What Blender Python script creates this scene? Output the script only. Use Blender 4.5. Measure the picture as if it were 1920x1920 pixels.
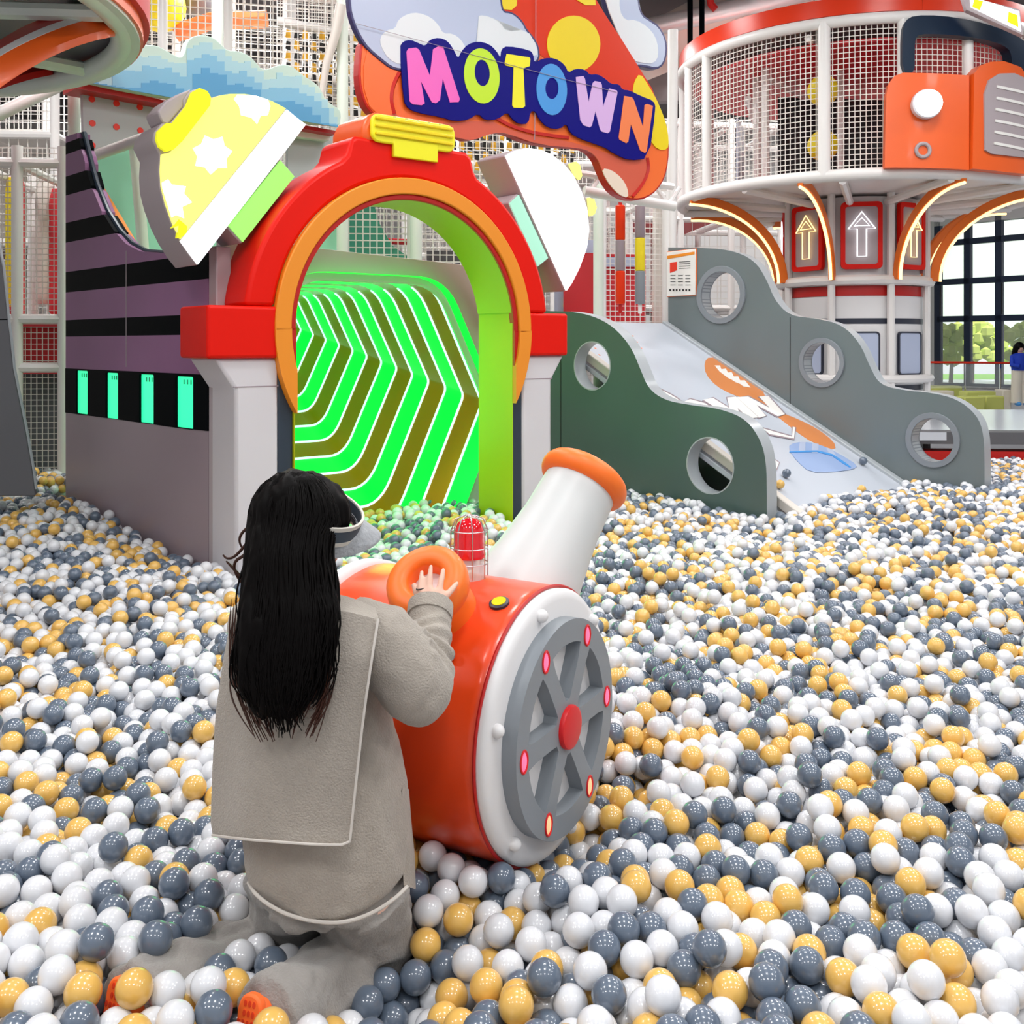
import bpy, bmesh, math, random
import numpy as np
from mathutils import Vector, Matrix, geometry, noise
for o in list(bpy.data.objects): bpy.data.objects.remove(o)
random.seed(7); rng = np.random.default_rng(11)
PI = math.pi
S = bpy.context.scene; COL = S.collection
F, HY, CZ = 1920.0, 645.0, 1.6
# ---------------------------------------------------------------- camera, world, lights, exposure
cam = bpy.data.objects.new('camera', bpy.data.cameras.new('camera')); COL.objects.link(cam)
cam.location = (0, 0, CZ); cam.rotation_euler = (PI/2, 0, 0)
cam.data.sensor_width = 36; cam.data.lens = 36*F/1920; cam.data.shift_y = -(960-HY)/1920
cam.data.clip_end = 200
S.camera = cam
S.view_settings.view_transform = 'Standard'; S.view_settings.look = 'None'
S.view_settings.exposure = 0.0; S.view_settings.gamma = 1; S.view_settings.use_curve_mapping = False
W = bpy.data.worlds.new('world'); S.world = W; W.use_nodes = True
W.node_tree.nodes['Background'].inputs[0].default_value = (0.93, 0.96, 1, 1)
W.node_tree.nodes['Background'].inputs[1].default_value = 0.55
def area(x, y, z, sx, sy, e, col=(1, 1, 1)):
    l = bpy.data.lights.new('ceiling_lamp', 'AREA'); l.shape = 'RECTANGLE'; l.size = sx; l.size_y = sy; l.energy = e; l.color = col
    o = bpy.data.objects.new('ceiling_lamp', l); COL.objects.link(o); o.location = (x, y, z); return o
for ix in range(-2, 3):
    for iy in range(-1, 5):
        area(ix*3.6+.5, 1.2+iy*3.8, 6.3, .85, .85, 96 if iy < 3 else 115)
area(6, 22, 6.5, 6, 6, 350)
sun = bpy.data.lights.new('sun', 'SUN'); sun.energy = 5.5; sun.angle = .01
sun_o = bpy.data.objects.new('sun', sun); COL.objects.link(sun_o); sun_o.rotation_euler = (math.radians(32), 0, 0); sun_o.location = (0, -10, 30)
# ---------------------------------------------------------------- materials
def mat(name, col, rough=.5, metal=0, emit=None, es=0, coat=0, bump=0, bscale=30, var=0, vscale=4, spec=.5, alpha=1, trans=0, sheen=0):
    m = bpy.data.materials.new(name); m.use_nodes = True
    nt = m.node_tree; b = nt.nodes['Principled BSDF']
    b.inputs['Base Color'].default_value = (*col, 1); b.inputs['Roughness'].default_value = rough
    b.inputs['Metallic'].default_value = metal; b.inputs['Specular IOR Level'].default_value = spec
    if coat: b.inputs['Coat Weight'].default_value = coat; b.inputs['Coat Roughness'].default_value = .08
    if emit: b.inputs['Emission Color'].default_value = (*emit, 1); b.inputs['Emission Strength'].default_value = es
    if alpha < 1: b.inputs['Alpha'].default_value = alpha
    if trans: b.inputs['Transmission Weight'].default_value = trans
    if sheen: b.inputs['Sheen Weight'].default_value = sheen
    tc = None
    if bump or var:
        tc = nt.nodes.new('ShaderNodeTexCoord')
    if bump:
        n = nt.nodes.new('ShaderNodeTexNoise'); n.inputs['Scale'].default_value = bscale; n.inputs['Detail'].default_value = 4
        nt.links.new(tc.outputs['Object'], n.inputs['Vector'])
        bp = nt.nodes.new('ShaderNodeBump'); bp.inputs['Strength'].default_value = bump; bp.inputs['Distance'].default_value = .01
        nt.links.new(n.outputs['Fac'], bp.inputs['Height']); nt.links.new(bp.outputs['Normal'], b.inputs['Normal'])
    if var:
        n = nt.nodes.new('ShaderNodeTexNoise'); n.inputs['Scale'].default_value = vscale; n.inputs['Detail'].default_value = 6
        nt.links.new(tc.outputs['Object'], n.inputs['Vector'])
        mx = nt.nodes.new('ShaderNodeMix'); mx.data_type = 'RGBA'
        mx.inputs[6].default_value = (*[c*(1-var) for c in col], 1); mx.inputs[7].default_value = (*[min(1, c*(1+var)) for c in col], 1)
        nt.links.new(n.outputs['Fac'], mx.inputs[0]); nt.links.new(mx.outputs[2], b.inputs['Base Color'])
    return m
def srgb(r, g, b): return tuple(((c/255+.055)/1.055)**2.4 if c > 10 else c/255/12.92 for c in (r, g, b))
M = dict(
    white=mat('white_vinyl', srgb(228, 226, 226), .45, bump=.05, bscale=8), pipe=mat('white_pipe_paint', srgb(232, 228, 225), .35),
    mint=mat('pale_pipe_paint', srgb(222, 232, 220), .35),
    red=mat('red_vinyl', srgb(226, 20, 2), .42, bump=.12, bscale=7, spec=.2), deepred=mat('deep_red_vinyl', srgb(185, 15, 8), .4),
    orange=mat('orange_vinyl', srgb(238, 96, 28), .36, bump=.12, bscale=6, coat=.1), amber=mat('amber_vinyl', srgb(236, 142, 30), .45),
    drum=mat('orange_red_vinyl', srgb(238, 72, 22), .3, bump=.25, bscale=6, coat=.15), ring=mat('bright_orange_vinyl', srgb(250, 118, 32), .42, bump=.06, bscale=9),
    lime=mat('lime_vinyl', srgb(186, 192, 6), .42, bump=.15, bscale=9), greyv=mat('grey_lilac_vinyl', srgb(172, 160, 163), .5, bump=.15, bscale=5),
    lgrey=mat('light_grey_vinyl', srgb(212, 208, 212), .5, bump=.08, bscale=6), navy=mat('navy_vinyl', srgb(42, 54, 68), .4),
    purple=mat('plum_panel', srgb(150, 104, 142), .4, var=.06, spec=.2), black=mat('black_panel', srgb(3, 6, 9), .5, spec=.03), dark=mat('dark_plastic', srgb(22, 20, 24), .5),
    taupe=mat('taupe_foam_panel', srgb(152, 136, 143), .3, var=.05, vscale=2), slate=mat('slate_grey_panel', srgb(112, 122, 124), .28, var=.03, vscale=2),
    greenslate=mat('green_grey_panel', srgb(80, 99, 95), .25, var=.04, vscale=2), edge=mat('pale_grey_edging', srgb(172, 178, 182), .3),
    slide=mat('slide_sheet', srgb(196, 202, 212), .25), beige=mat('beige_panel', srgb(214, 207, 198), .4), tealn=mat('teal_panel', srgb(70, 160, 135), .5),
    mintp=mat('mint_panel', srgb(160, 225, 195), .5), cord=mat('net_cord', srgb(226, 221, 214), .7), blackcord=mat('black_webbing', srgb(20, 20, 20), .7),
    yel=mat('yellow_webbing', srgb(222, 170, 40), .6), ylw=mat('yellow_foam', srgb(240, 215, 30), .5, bump=.3, bscale=25), redp=mat('crimson_panel', srgb(205, 40, 48), .5),
    steel=mat('steel_wire', (.55, .56, .58), .3, 1), chrome=mat('chrome', (.8, .8, .82), .15, 1), wheel=mat('wheel_grey_vinyl', srgb(132, 138, 144), .38, bump=.06, bscale=9),
    hub=mat('hub_red_vinyl', srgb(215, 20, 28), .4), steelgrey=mat('dark_steel', srgb(92, 92, 96), .4), concrete=mat('concrete', srgb(160, 155, 155), .8, bump=.3, bscale=4, var=.12, vscale=1.5),
    darkceil=mat('dark_ceiling_paint', srgb(110, 104, 104), .8, var=.15, vscale=.6), floor=mat('hall_floor_vinyl', srgb(205, 210, 218), .18, var=.03, vscale=.5),
    pitfloor=mat('pit_floor_mat', srgb(120, 120, 125), .6), wall=mat('hall_wall_paint', srgb(232, 228, 225), .7, var=.05, vscale=.8),
    cloudw=mat('printed_cloud_white', srgb(222, 226, 228), .3), cloudb=mat('printed_cloud_blue', srgb(180, 190, 214), .3), inkn=mat('printed_navy', srgb(52, 50, 100), .35),
    txt=mat('printed_royal_navy', srgb(6, 2, 120), .4, spec=.15), sred=mat('printed_red_orange', srgb(222, 52, 10), .3, spec=.3), sorg=mat('printed_orange', srgb(246, 112, 45), .3),
    ssal=mat('printed_salmon', srgb(212, 92, 66), .35), sline=mat('printed_red_line', srgb(190, 22, 10), .35), cream=mat('printed_cream', srgb(236, 215, 195), .35), sylw=mat('printed_yellow', srgb(240, 212, 20), .3),
    pink=mat('letter_pink', srgb(236, 98, 190), .35), lgreen=mat('letter_green', srgb(192, 232, 28), .35), lyel=mat('letter_yellow', srgb(242, 234, 30), .35), lblue=mat('letter_blue', srgb(70, 150, 220), .35),
    lil=mat('letter_lilac', srgb(216, 176, 226), .35), lorg=mat('letter_orange', srgb(244, 128, 72), .35),
    blue1=mat('pixel_blue', srgb(88, 162, 208), .4), blue2=mat('pixel_mid_blue', srgb(130, 190, 220), .4), blue3=mat('pixel_pale_blue', srgb(170, 212, 222), .4), blue4=mat('pixel_pale_green', srgb(196, 222, 210), .4),
    dots=mat('dotted_panel_grey', srgb(172, 178, 180), .4), dotr=mat('dot_red', srgb(230, 50, 28), .4), limeblk=mat('lime_foam_block', srgb(202, 208, 110), .5),
    nglow=mat('neon_white_green', (.7, 1, .85), .4, emit=(.5, 1, .78), es=1.5), ggreen=mat('glowing_green_strip', (.0, .5, .05), .35, emit=(.0, 1, .05), es=.9),
    brown=mat('olive_mirror_strip', (.62, .20, .01), .25, spec=.3), gwin=mat('lit_green_window', (.05, .9, .5), .3, emit=(.03, 1, .42), es=.85),
    lampy=mat('lit_yellow_acrylic', (.4, .4, .08), .5, emit=(1, .98, .26), es=.82, spec=.2), lampw=mat('lit_white_acrylic', (.95, .97, 1), .4, emit=(.96, .99, 1), es=.95),
    lampg=mat('lit_green_acrylic', (.2, .5, .1), .5, emit=(.35, 1, .16), es=.75, spec=.2), lampyy=mat('lit_lemon_acrylic', (.5, .5, .01), .5, emit=(1, 1, .02), es=.62, spec=.2), lampt=mat('lit_mint_acrylic', (.2, .4, .3), .4, emit=(.5, 1, .75), es=.6),
    neono=mat('warm_neon', (1, .85, .5), .4, emit=(1, .68, .25), es=2.2), neonw=mat('white_neon', (1, 1, 1), .4, emit=(.9, .96, 1), es=2.2), neonc=mat('cyan_neon', (.6, 1, 1), .4, emit=(.5, .95, 1), es=1.5),
    struto=mat('orange_strut_paint', srgb(240, 118, 28), .4), glowpink=mat('pink_lamp', (.6, .1, .2), .4, emit=(1, .16, .32), es=.95), glowpeach=mat('peach_lamp', (.6, .3, .2), .4, emit=(1, .45, .2), es=1.0), funnelw=mat('pale_grey_vinyl', srgb(206, 209, 208), .42, bump=.1, bscale=6),
    redglass=mat('red_lamp_glass', (.75, .01, .02), .08, coat=.6), clear=mat('clear_plastic', (.85, .82, .8), .15, alpha=.55), glass=mat('window_glass', (.9, .97, 1), .05, alpha=.14), 
    skin=mat('skin', srgb(222, 178, 158), .5), hair=mat('black_hair', (.0022, .0015, .0014), .5, spec=.08), hairb=mat('brown_hair', srgb(58, 28, 16), .45, spec=.3), knit=mat('oatmeal_knit', srgb(167, 158, 147), .95, bump=.5, bscale=220, var=.1, vscale=60, sheen=.3),
    trouser=mat('grey_brushed_trousers', srgb(150, 145, 140), .95, bump=.4, bscale=180, var=.08, vscale=50, sheen=.3), hem=mat('pale_hem', srgb(205, 198, 190), .9), sole=mat('orange_rubber', srgb(255, 110, 40), .6), soled=mat('sole_red', srgb(225, 60, 20), .6),
    visor=mat('grey_woven_visor', srgb(165, 168, 172), .8, bump=.6, bscale=60, var=.25, vscale=70), bandc=mat('navy_band', srgb(58, 70, 82), .7), bandw=mat('cream_band', srgb(205, 200, 190), .8),
    wball=mat('white_ball_plastic', srgb(222, 223, 227), .3, coat=.7), gball=mat('grey_ball_plastic', srgb(94, 107, 124), .3, coat=.8), yball=mat('yellow_ball_plastic', srgb(230, 182, 92), .3, coat=.8),
    paper=mat('notice_paper', srgb(238, 235, 230), .5), black2=mat('print_black', (.03, .03, .03), .6), bluecloth=mat('blue_jacket', srgb(20, 60, 190), .7), creamc=mat('cream_cloth', srgb(228, 220, 205), .8),
    leaf=mat('tree_leaf', srgb(205, 222, 110), .7, var=.3, vscale=3), bark=mat('bark', srgb(110, 90, 70), .9), lawn=mat('lawn', srgb(130, 185, 80), .9, var=.2), facade=mat('pale_facade', srgb(225, 232, 238), .7), frame=mat('window_frame_navy', srgb(28, 42, 70), .4),
    tan=mat('printed_tan_orange', srgb(214, 134, 76), .35, spec=.3), palebl=mat('printed_pale_blue', srgb(150, 172, 212), .35), navyd=mat('deep_navy_vinyl', srgb(16, 36, 58), .35, spec=.25), duct=mat('duct_metal', srgb(205, 205, 205), .35, .4), patt=mat('patterned_wall_grey', srgb(150, 155, 175), .6), signr=mat('screen_dark', srgb(40, 44, 60), .4),
)
# ---------------------------------------------------------------- geometry helpers
CAM = Vector((0, 0, CZ))
def ray(x, y): return Vector(((x-960)/F, 1.0, -(y-HY)/F))
def at(x, y, D): return CAM + ray(x, y)*D
class Pl:
    """a real vertical or tilted plane; px() finds where a sight line meets it, pt() gives a world point"""
    def __init__(s, P, e1, e2=(0, 0, 1)):
        s.P = Vector(P); s.e1 = Vector(e1).normalized(); s.e2 = Vector(e2).normalized(); s.n = s.e1.cross(s.e2).normalized()
        if s.n.dot(CAM-s.P) < 0: s.n = -s.n
    def px(s, x, y):
        r = ray(x, y); k = (s.P-CAM).dot(s.n)/r.dot(s.n); Q = CAM+r*k-s.P; return (Q.dot(s.e1), Q.dot(s.e2))
    def pxs(s, L): return [s.px(*p) for p in L]
    def pt(s, a, b, o=0): return s.P+s.e1*a+s.e2*b+s.n*o
    def back(s, d): q = Pl(s.P-s.n*d, s.e1, s.e2); return q
class MB:
    def __init__(s): s.v = []; s.f = []; s.m = []
    def add(s, vs, fs, mi=0):
        k = len(s.v); s.v += [Vector(v) for v in vs]; s.f += [tuple(i+k for i in f) for f in fs]; s.m += [mi]*len(fs); return s
    def box(s, c, sz, R=None, mi=0):
        c = Vector(c); R = R or Matrix.Identity(3); h = [x/2 for x in sz]
        vs = [c+R@Vector((a*h[0], b*h[1], d*h[2])) for a in (-1, 1) for b in (-1, 1) for d in (-1, 1)]
        return s.add(vs, [(0, 1, 3, 2), (4, 6, 7, 5), (0, 4, 5, 1), (2, 3, 7, 6), (0, 2, 6, 4), (1, 5, 7, 3)], mi)
    def tube(s, pts, r, n=10, mi=0, closed=False, caps=True, up=None):
        pts = [Vector(p) for p in pts]; N = len(pts); rr = r if hasattr(r, '__len__') else [r]*N
        k = len(s.v); prev = None
        for i, p in enumerate(pts):
            a = pts[(i+1) % N] if (i < N-1 or closed) else p; b = pts[i-1] if (i > 0 or closed) else p
            d = (a-b).normalized()
            if prev is None: u = d.orthogonal() if up is None else (Vector(up)-d*d.dot(Vector(up)))
            else: u = prev-d*prev.dot(d)
            u = u.normalized() if u.length > 1e-6 else d.orthogonal().normalized(); prev = u; w = d.cross(u)
            for j in range(n):
                t = 2*PI*j/n; s.v.append(p+(u*math.cos(t)+w*math.sin(t))*rr[i])
        for i in range(N if closed else N-1):
            for j in range(n):
                A = k+i*n+j; B = k+i*n+(j+1) % n; i2 = (i+1) % N; s.f.append((A, B, k+i2*n+(j+1) % n, k+i2*n+j)); s.m.append(mi)
        if caps and not closed:
            s.f += [tuple(k+j for j in reversed(range(n))), tuple(k+(N-1)*n+j for j in range(n))]; s.m += [mi, mi]
        return s
    def lathe(s, c, axis, prof, n=40, mi=0, caps=True):
        c = Vector(c); ax = Vector(axis).normalized(); u = ax.orthogonal().normalized(); w = ax.cross(u); k = len(s.v)
        for h, r in prof:
            for j in range(n):
                t = 2*PI*j/n; s.v.append(c+ax*h+(u*math.cos(t)+w*math.sin(t))*r)
        for i in range(len(prof)-1):
            for j in range(n):
                s.f.append((k+i*n+j, k+i*n+(j+1) % n, k+(i+1)*n+(j+1) % n, k+(i+1)*n+j)); s.m.append(mi)
        if caps: s.f += [tuple(k+j for j in reversed(range(n))), tuple(k+(len(prof)-1)*n+j for j in range(n))]; s.m += [mi, mi]
        return s
    def ball(s, c, r, n=16, mi=0, R=None):
        c = Vector(c); r = r if hasattr(r, '__len__') else (r, r, r); R = R or Matrix.Identity(3); k = len(s.v); m = n//2
        s.v.append(c+R@Vector((0, 0, r[2])))
        for i in range(1, m):
            a = PI*i/m
            for j in range(n):
                t = 2*PI*j/n; s.v.append(c+R@Vector((r[0]*math.sin(a)*math.cos(t), r[1]*math.sin(a)*math.sin(t), r[2]*math.cos(a))))
        s.v.append(c+R@Vector((0, 0, -r[2]))); e = len(s.v)-1
        for j in range(n): s.f.append((k, k+1+j, k+1+(j+1) % n)); s.m.append(mi)
        for i in range(m-2):
            for j in range(n): s.f.append((k+1+i*n+j, k+1+(i+1)*n+j, k+1+(i+1)*n+(j+1) % n, k+1+i*n+(j+1) % n)); s.m.append(mi)
        for j in range(n): s.f.append((e, k+1+(m-2)*n+(j+1) % n, k+1+(m-2)*n+j)); s.m.append(mi)
        return s
    def prism(s, pl, out, th, off=0, holes=(), mi=0, side=None):
        """outline (a,b) on plane pl, front face at off, going th backwards"""
        side = mi if side is None else side
        loops = [clean(out)]+[clean(h) for h in holes]; flat = [p for L in loops for p in L]; n = len(flat); k = len(s.v)
        s.v += [pl.pt(a, b, off) for a, b in flat]+[pl.pt(a, b, off-th) for a, b in flat]
        if holes:
            T = geometry.tessellate_polygon([[Vector((a, b, 0)) for a, b in L] for L in loops])
        else: T = [tuple(range(n))]
        for t in T:
            s.f += [tuple(k+i for i in t), tuple(k+n+i for i in reversed(t))]; s.m += [mi, mi]
        i0 = 0
        for L in loops:
            for i in range(len(L)):
                a = i0+i; b = i0+(i+1) % len(L); s.f.append((k+a, k+n+a, k+n+b, k+b)); s.m.append(side)
            i0 += len(L)
        return s
    def net(s, fn, u0, u1, v0, v1, du, dv, r, seg=1, mi=0):
        """square cords over a surface fn(u,v)->(point, normal)"""
        nu = max(1, round((u1-u0)/du)); nv = max(1, round((v1-v0)/dv))
        for i in range(nu+1):
            u = u0+(u1-u0)*i/nu; s.tube([fn(u, v0), fn(u, v1)], r, 4, mi, caps=False)
        for j in range(nv+1):
            v = v0+(v1-v0)*j/nv; s.tube([fn(u0+(u1-u0)*q/seg, v) for q in range(seg+1)], r, 4, mi, caps=False)
        return s
def clean(L):
    o = []
    for p in L:
        if not o or math.hypot(p[0]-o[-1][0], p[1]-o[-1][1]) > 1e-5: o.append((p[0], p[1]))
    if math.hypot(o[0][0]-o[-1][0], o[0][1]-o[-1][1]) < 1e-5: o.pop()
    return o
def circ(c, r, n=32, r2=None, rot=0):
    r2 = r2 or r; return [(c[0]+r*math.cos(t)*math.cos(rot)-r2*math.sin(t)*math.sin(rot), c[1]+r*math.cos(t)*math.sin(rot)+r2*math.sin(t)*math.cos(rot)) for t in [2*PI*i/n for i in range(n)]]
def rrect(a0, b0, a1, b1, r, n=5):
    o = []
    for cx, cy, t0 in ((a1-r, b0+r, -PI/2), (a1-r, b1-r, 0), (a0+r, b1-r, PI/2), (a0+r, b0+r, PI)):
        o += [(cx+r*math.cos(t0+PI/2*i/n), cy+r*math.sin(t0+PI/2*i/n)) for i in range(n+1)]
    return o
def smooth(L, it=2, closed=True):
    for _ in range(it):
        o = []
        N = len(L)
        for i in range(N if closed else N-1):
            a, b = L[i], L[(i+1) % N]
            o += [tuple(a[k]*.75+b[k]*.25 for k in range(len(a))), tuple(a[k]*.25+b[k]*.75 for k in range(len(a)))]
        if not closed: o = [L[0]]+o+[L[-1]]
        L = o
    return L
def rootloc(p):
    while p is not None and p.parent is not None: p = p.parent
    return p.location.copy() if p is not None else Vector((0, 0, 0))
def finish(o, bev=0, sm=40, seg=2):
    me = o.data
    if sm: me.shade_smooth(); me.set_sharp_from_angle(angle=math.radians(sm))
    if bev:
        b = o.modifiers.new('bevel', 'BEVEL'); b.width = bev; b.segments = seg; b.limit_method = 'ANGLE'; b.angle_limit = math.radians(38); b.harden_normals = False
        b.use_clamp_overlap = True
def obj(name, mb, mats, parent=None, bev=0, sm=40, base=None, seg=2, **props):
    """one mesh object; its vertices are given in world coordinates"""
    if not isinstance(mats, (list, tuple)): mats = [mats]
    loc = rootloc(parent) if parent is not None else (Vector(base) if base is not None else None)
    if loc is None:
        xs = [v for v in mb.v]; loc = Vector((sum(v.x for v in xs)/len(xs), sum(v.y for v in xs)/len(xs), min(v.z for v in xs)))
    me = bpy.data.meshes.new(name); me.from_pydata([v-loc for v in mb.v], [], mb.f)
    for m in mats: me.materials.append(M[m] if isinstance(m, str) else m)
    me.polygons.foreach_set('material_index', mb.m)
    bm = bmesh.new(); bm.from_mesh(me); bmesh.ops.recalc_face_normals(bm, faces=bm.faces); bm.to_mesh(me); bm.free()
    o = bpy.data.objects.new(name, me); COL.objects.link(o)
    if parent is not None: o.parent = parent
    else: o.location = loc
    finish(o, bev, sm, seg)
    for k, v in props.items(): o[k] = v
    return o
def thing(name, label, cat, base, group=None):
    o = bpy.data.objects.new(name, None); COL.objects.link(o); o.location = base; o.empty_display_size = .1
    o['label'] = label; o['category'] = cat
    if group: o['group'] = group
    return o
def solo(name, mb, mats, label, cat, group=None, **k):
    o = obj(name, mb, mats, **k); o['label'] = label; o['category'] = cat
    if group: o['group'] = group
    return o
def struct(name, mb, mats, **k): return obj(name, mb, mats, kind='structure', **k)
Z2 = lambda L: [(560+.375*x, .375*y) for x, y in L]
Z3 = lambda L: [(380+.448*x, 180+.448*y) for x, y in L]
Z5 = lambda L: [(980+.4896*x, 540+.4896*y) for x, y in L]
Z1 = lambda L: [(x/3, y/3) for x, y in L]
T = Vector((.778, .628, 0)); AX = Vector((-.69, .724, 0)); TS = Vector((.724, .69, 0))
# ================================================================ SETTING
struct('floor', MB().box((3, 8, -.05), (36, 40, .1)), 'pitfloor', sm=0)
struct('floor_hall', MB().box((8, 34, .01), (60, 22, .06)), 'floor', sm=0)
# raised platform behind the pit on the far side
PF = Pl((3.9, 11.35, 0), (1, -.08, 0))
m = MB(); m.prism(PF, [(-.8, 0), (9, 0), (9, .42), (-.8, .42)], .3)
plat = struct('floor_platform', MB().box((8.5, 13.2, .585), (10, 3.9, .09)), 'floor', sm=0)
struct('trim_platform_edge', MB().prism(PF, [(-.8, .5), (9, .5), (9, .632), (-.8, .632)], .3, .03), 'steelgrey', sm=0)
struct('wall_pit', m, 'deepred', sm=0)
ce = MB(); ce.box((3, 16, 7.6), (44, 44, .2)); struct('ceiling', ce, 'darkceil', sm=0)
struct('wall_back', MB().box((-8.6, 27, 3.8), (39, .3, 7.6)), 'wall', sm=0)
struct('wall_left', MB().box((-13, 12, 3.8), (.3, 30, 7.6)), 'wall', sm=0)
# glazed wall on the far side, oblique
PW = Pl(at(1753, 600, 29), (.60, -.80, 0))
a0, z0 = PW.px(1757, 722); 
us = [PW.px(x, 600)[0] for x in (1757, 1817, 1880, 1945)]
zs = [1.6+(645-y)/F*29-PW.P.z for y in (722, 598, 530, 462)]
du = us[1]-us[0]
P2 = [us[0]+du*.93*i for i in range(5)]
zl = [zs[0], 1.6+.70-PW.P.z, 1.6+1.74-PW.P.z, 1.6+2.83-PW.P.z]
wf = MB()
for u in P2: wf.prism(PW, [(u-.09, zs[0]), (u+.09, zs[0]), (u+.09, zl[3]+1.6), (u-.09, zl[3]+1.6)], .15)
for z in zl: wf.prism(PW, [(P2[0], z-.08), (P2[-1], z-.08), (P2[-1], z+.08), (P2[0], z+.08)], .12)
wo = struct('window_1', wf, 'frame', sm=0)
for i in range(4):
    for j in range(3):
        obj('pane', MB().prism(PW, [(P2[i], zl[j]), (P2[i+1], zl[j]), (P2[i+1], zl[j+1]), (P2[i], zl[j+1])], .01, -.06), 'glass', wo, sm=0)
    q = P2[i]+.12; obj('stay', MB().tube([PW.pt(q, zl[2]-.1, .02), PW.pt(q+.12, zl[1]+.1, .25)], .02, 6), 'dark', wo)
wl = MB(); zb = -PW.P.z
wl.prism(PW, [(P2[0]-.9, zb), (P2[0]-.09, zb), (P2[0]-.09, 6), (P2[0]-.9, 6)], .3)
wl.prism(PW, [(P2[0]-.1, zb), (P2[-1], zb), (P2[-1], zs[0]), (P2[0]-.1, zs[0])], .3)
wl.prism(PW, [(P2[0]-.1, zl[3]+.5), (P2[-1]+6, zl[3]+.5), (P2[-1]+6, 6), (P2[0]-.1, 6)], .3)
struct('wall_window', wl, 'wall', sm=0)
struct('window_2', MB().prism(PW, [(P2[-1], zs[0]), (P2[-1]+6, zs[0]), (P2[-1]+6, zl[3]+.5), (P2[-1], zl[3]+.5)], .06), 'glass', sm=0)
# patterned column left of the window with chevrons
PC = Pl(at(1725, 600, 26.5), (1, -.1, 0))
pc = struct('wall_column', MB().prism(PC, PC.pxs([(1690, 500), (1741, 505), (1741, 735), (1690, 735)]), .3), 'patt', sm=0)
obj('dado', MB().prism(PC, PC.pxs([(1690, 640), (1741, 640), (1741, 745), (1690, 745)]), .06, .05), 'signr', pc, sm=0)
lat = MB()
for cy in (540, 625):
    lat.prism(PC, circ(PC.px(1732, cy), .13, 8), .01, .012)
for (x0, y0, x1, y1) in ((1709, 556, 1728, 541), (1709, 556, 1709, 562), (1711, 610, 1728, 624), (1710, 640, 1728, 628), (1709, 605, 1726, 583), (1711, 562, 1726, 577)):
    A = PC.px(x0, y0); B = PC.px(x1, y1); lat.tube([PC.pt(*A, .01), PC.pt(*B, .01)], .02, 4)
obj('lattice_print', lat, 'cloudw', pc)
obj('tile_print', MB().prism(PC, PC.pxs([(1725, 575), (1736, 575), (1736, 586), (1725, 586)]), .01, .02), 'dotr', pc, sm=0)
for k, (y, mm) in enumerate(((658, 'cloudw'), (664, 'sorg'), (668, 'sylw'), (682, 'cloudw'), (690, 'sylw'))):
    obj('chevron', MB().prism(PC, PC.pxs([(1708, y), (1715, y+9), (1722, y-1), (1722, y+4), (1715, y+14), (1708, y+5)]), .01, .07+.003*k), mm, pc, sm=0)
obj('grid_print', MB().prism(PC, PC.pxs([(1722, 641), (1731, 641), (1731, 651), (1722, 651)]), .01, .07), 'paper', pc, sm=0)
# outside beyond the windows
struct('ground_lawn', MB().box((25, 48, -.3), (50, 30, .1)), 'lawn', sm=0)
struct('exterior_facade', MB().box((30, 66, 5), (60, 1, 12)), mat('bright_facade', srgb(242, 246, 250), .8), sm=0)
for k, (x, d, h, lab) in enumerate(((1782, 40, .9, 'small leafy tree seen through the first tall window pane'), (1822, 43, 1.05, 'leafy green tree outside behind the first window mullion'), (1868, 46, .95, 'leafy tree outside the second window pane column'), (1915, 40, 1.1, 'green tree outside beside the distant standing person'))):
    p = at(x, 700, d); p.z = -.25
    t = thing('tree', lab, 'tree', p, 'trees outside the window')
    obj('trunk', MB().tube([p, p+Vector((.05, 0, 1.1)), p+Vector((0, .1, 1.9))], [.1, .07, .04], 8), 'bark', t)
    cr = MB()
    for _ in range(34):
        a = random.uniform(0, 6.28); rr = random.uniform(0, .8)*h; cr.ball(p+Vector((rr*math.cos(a), rr*math.sin(a), 1.9+random.uniform(-.75, .7)*h)), random.uniform(.16, .34), 6)
    obj('crown', cr, 'leaf', t, sm=0)
# glass balustrade
PB = Pl(at(1700, 680, 25), (1, -.12, 0))
b = thing('glass_balustrade', 'glass balustrade with thin red rail in front of the window', 'railing', at(1790, 745, 24.6))
obj('handrail', MB().tube([PB.pt(*PB.px(1690, 679)), PB.pt(*PB.px(1925, 681))], .025, 8), 'dotr', b)
for x0, x1 in ((1700, 1740), (1742, 1808), (1812, 1875), (1878, 1925)):
    obj('glass_panel', MB().prism(PB, PB.pxs([(x0, 683), (x1, 683), (x1, 728), (x0, 728)]), .015), 'glass', b, sm=0)
for x in (1741, 1810, 1876): obj('post', MB().prism(PB, PB.pxs([(x-1.3, 680), (x+1.3, 680), (x+1.3, 740), (x-1.3, 740)]), .03), 'chrome', b, sm=0)
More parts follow.
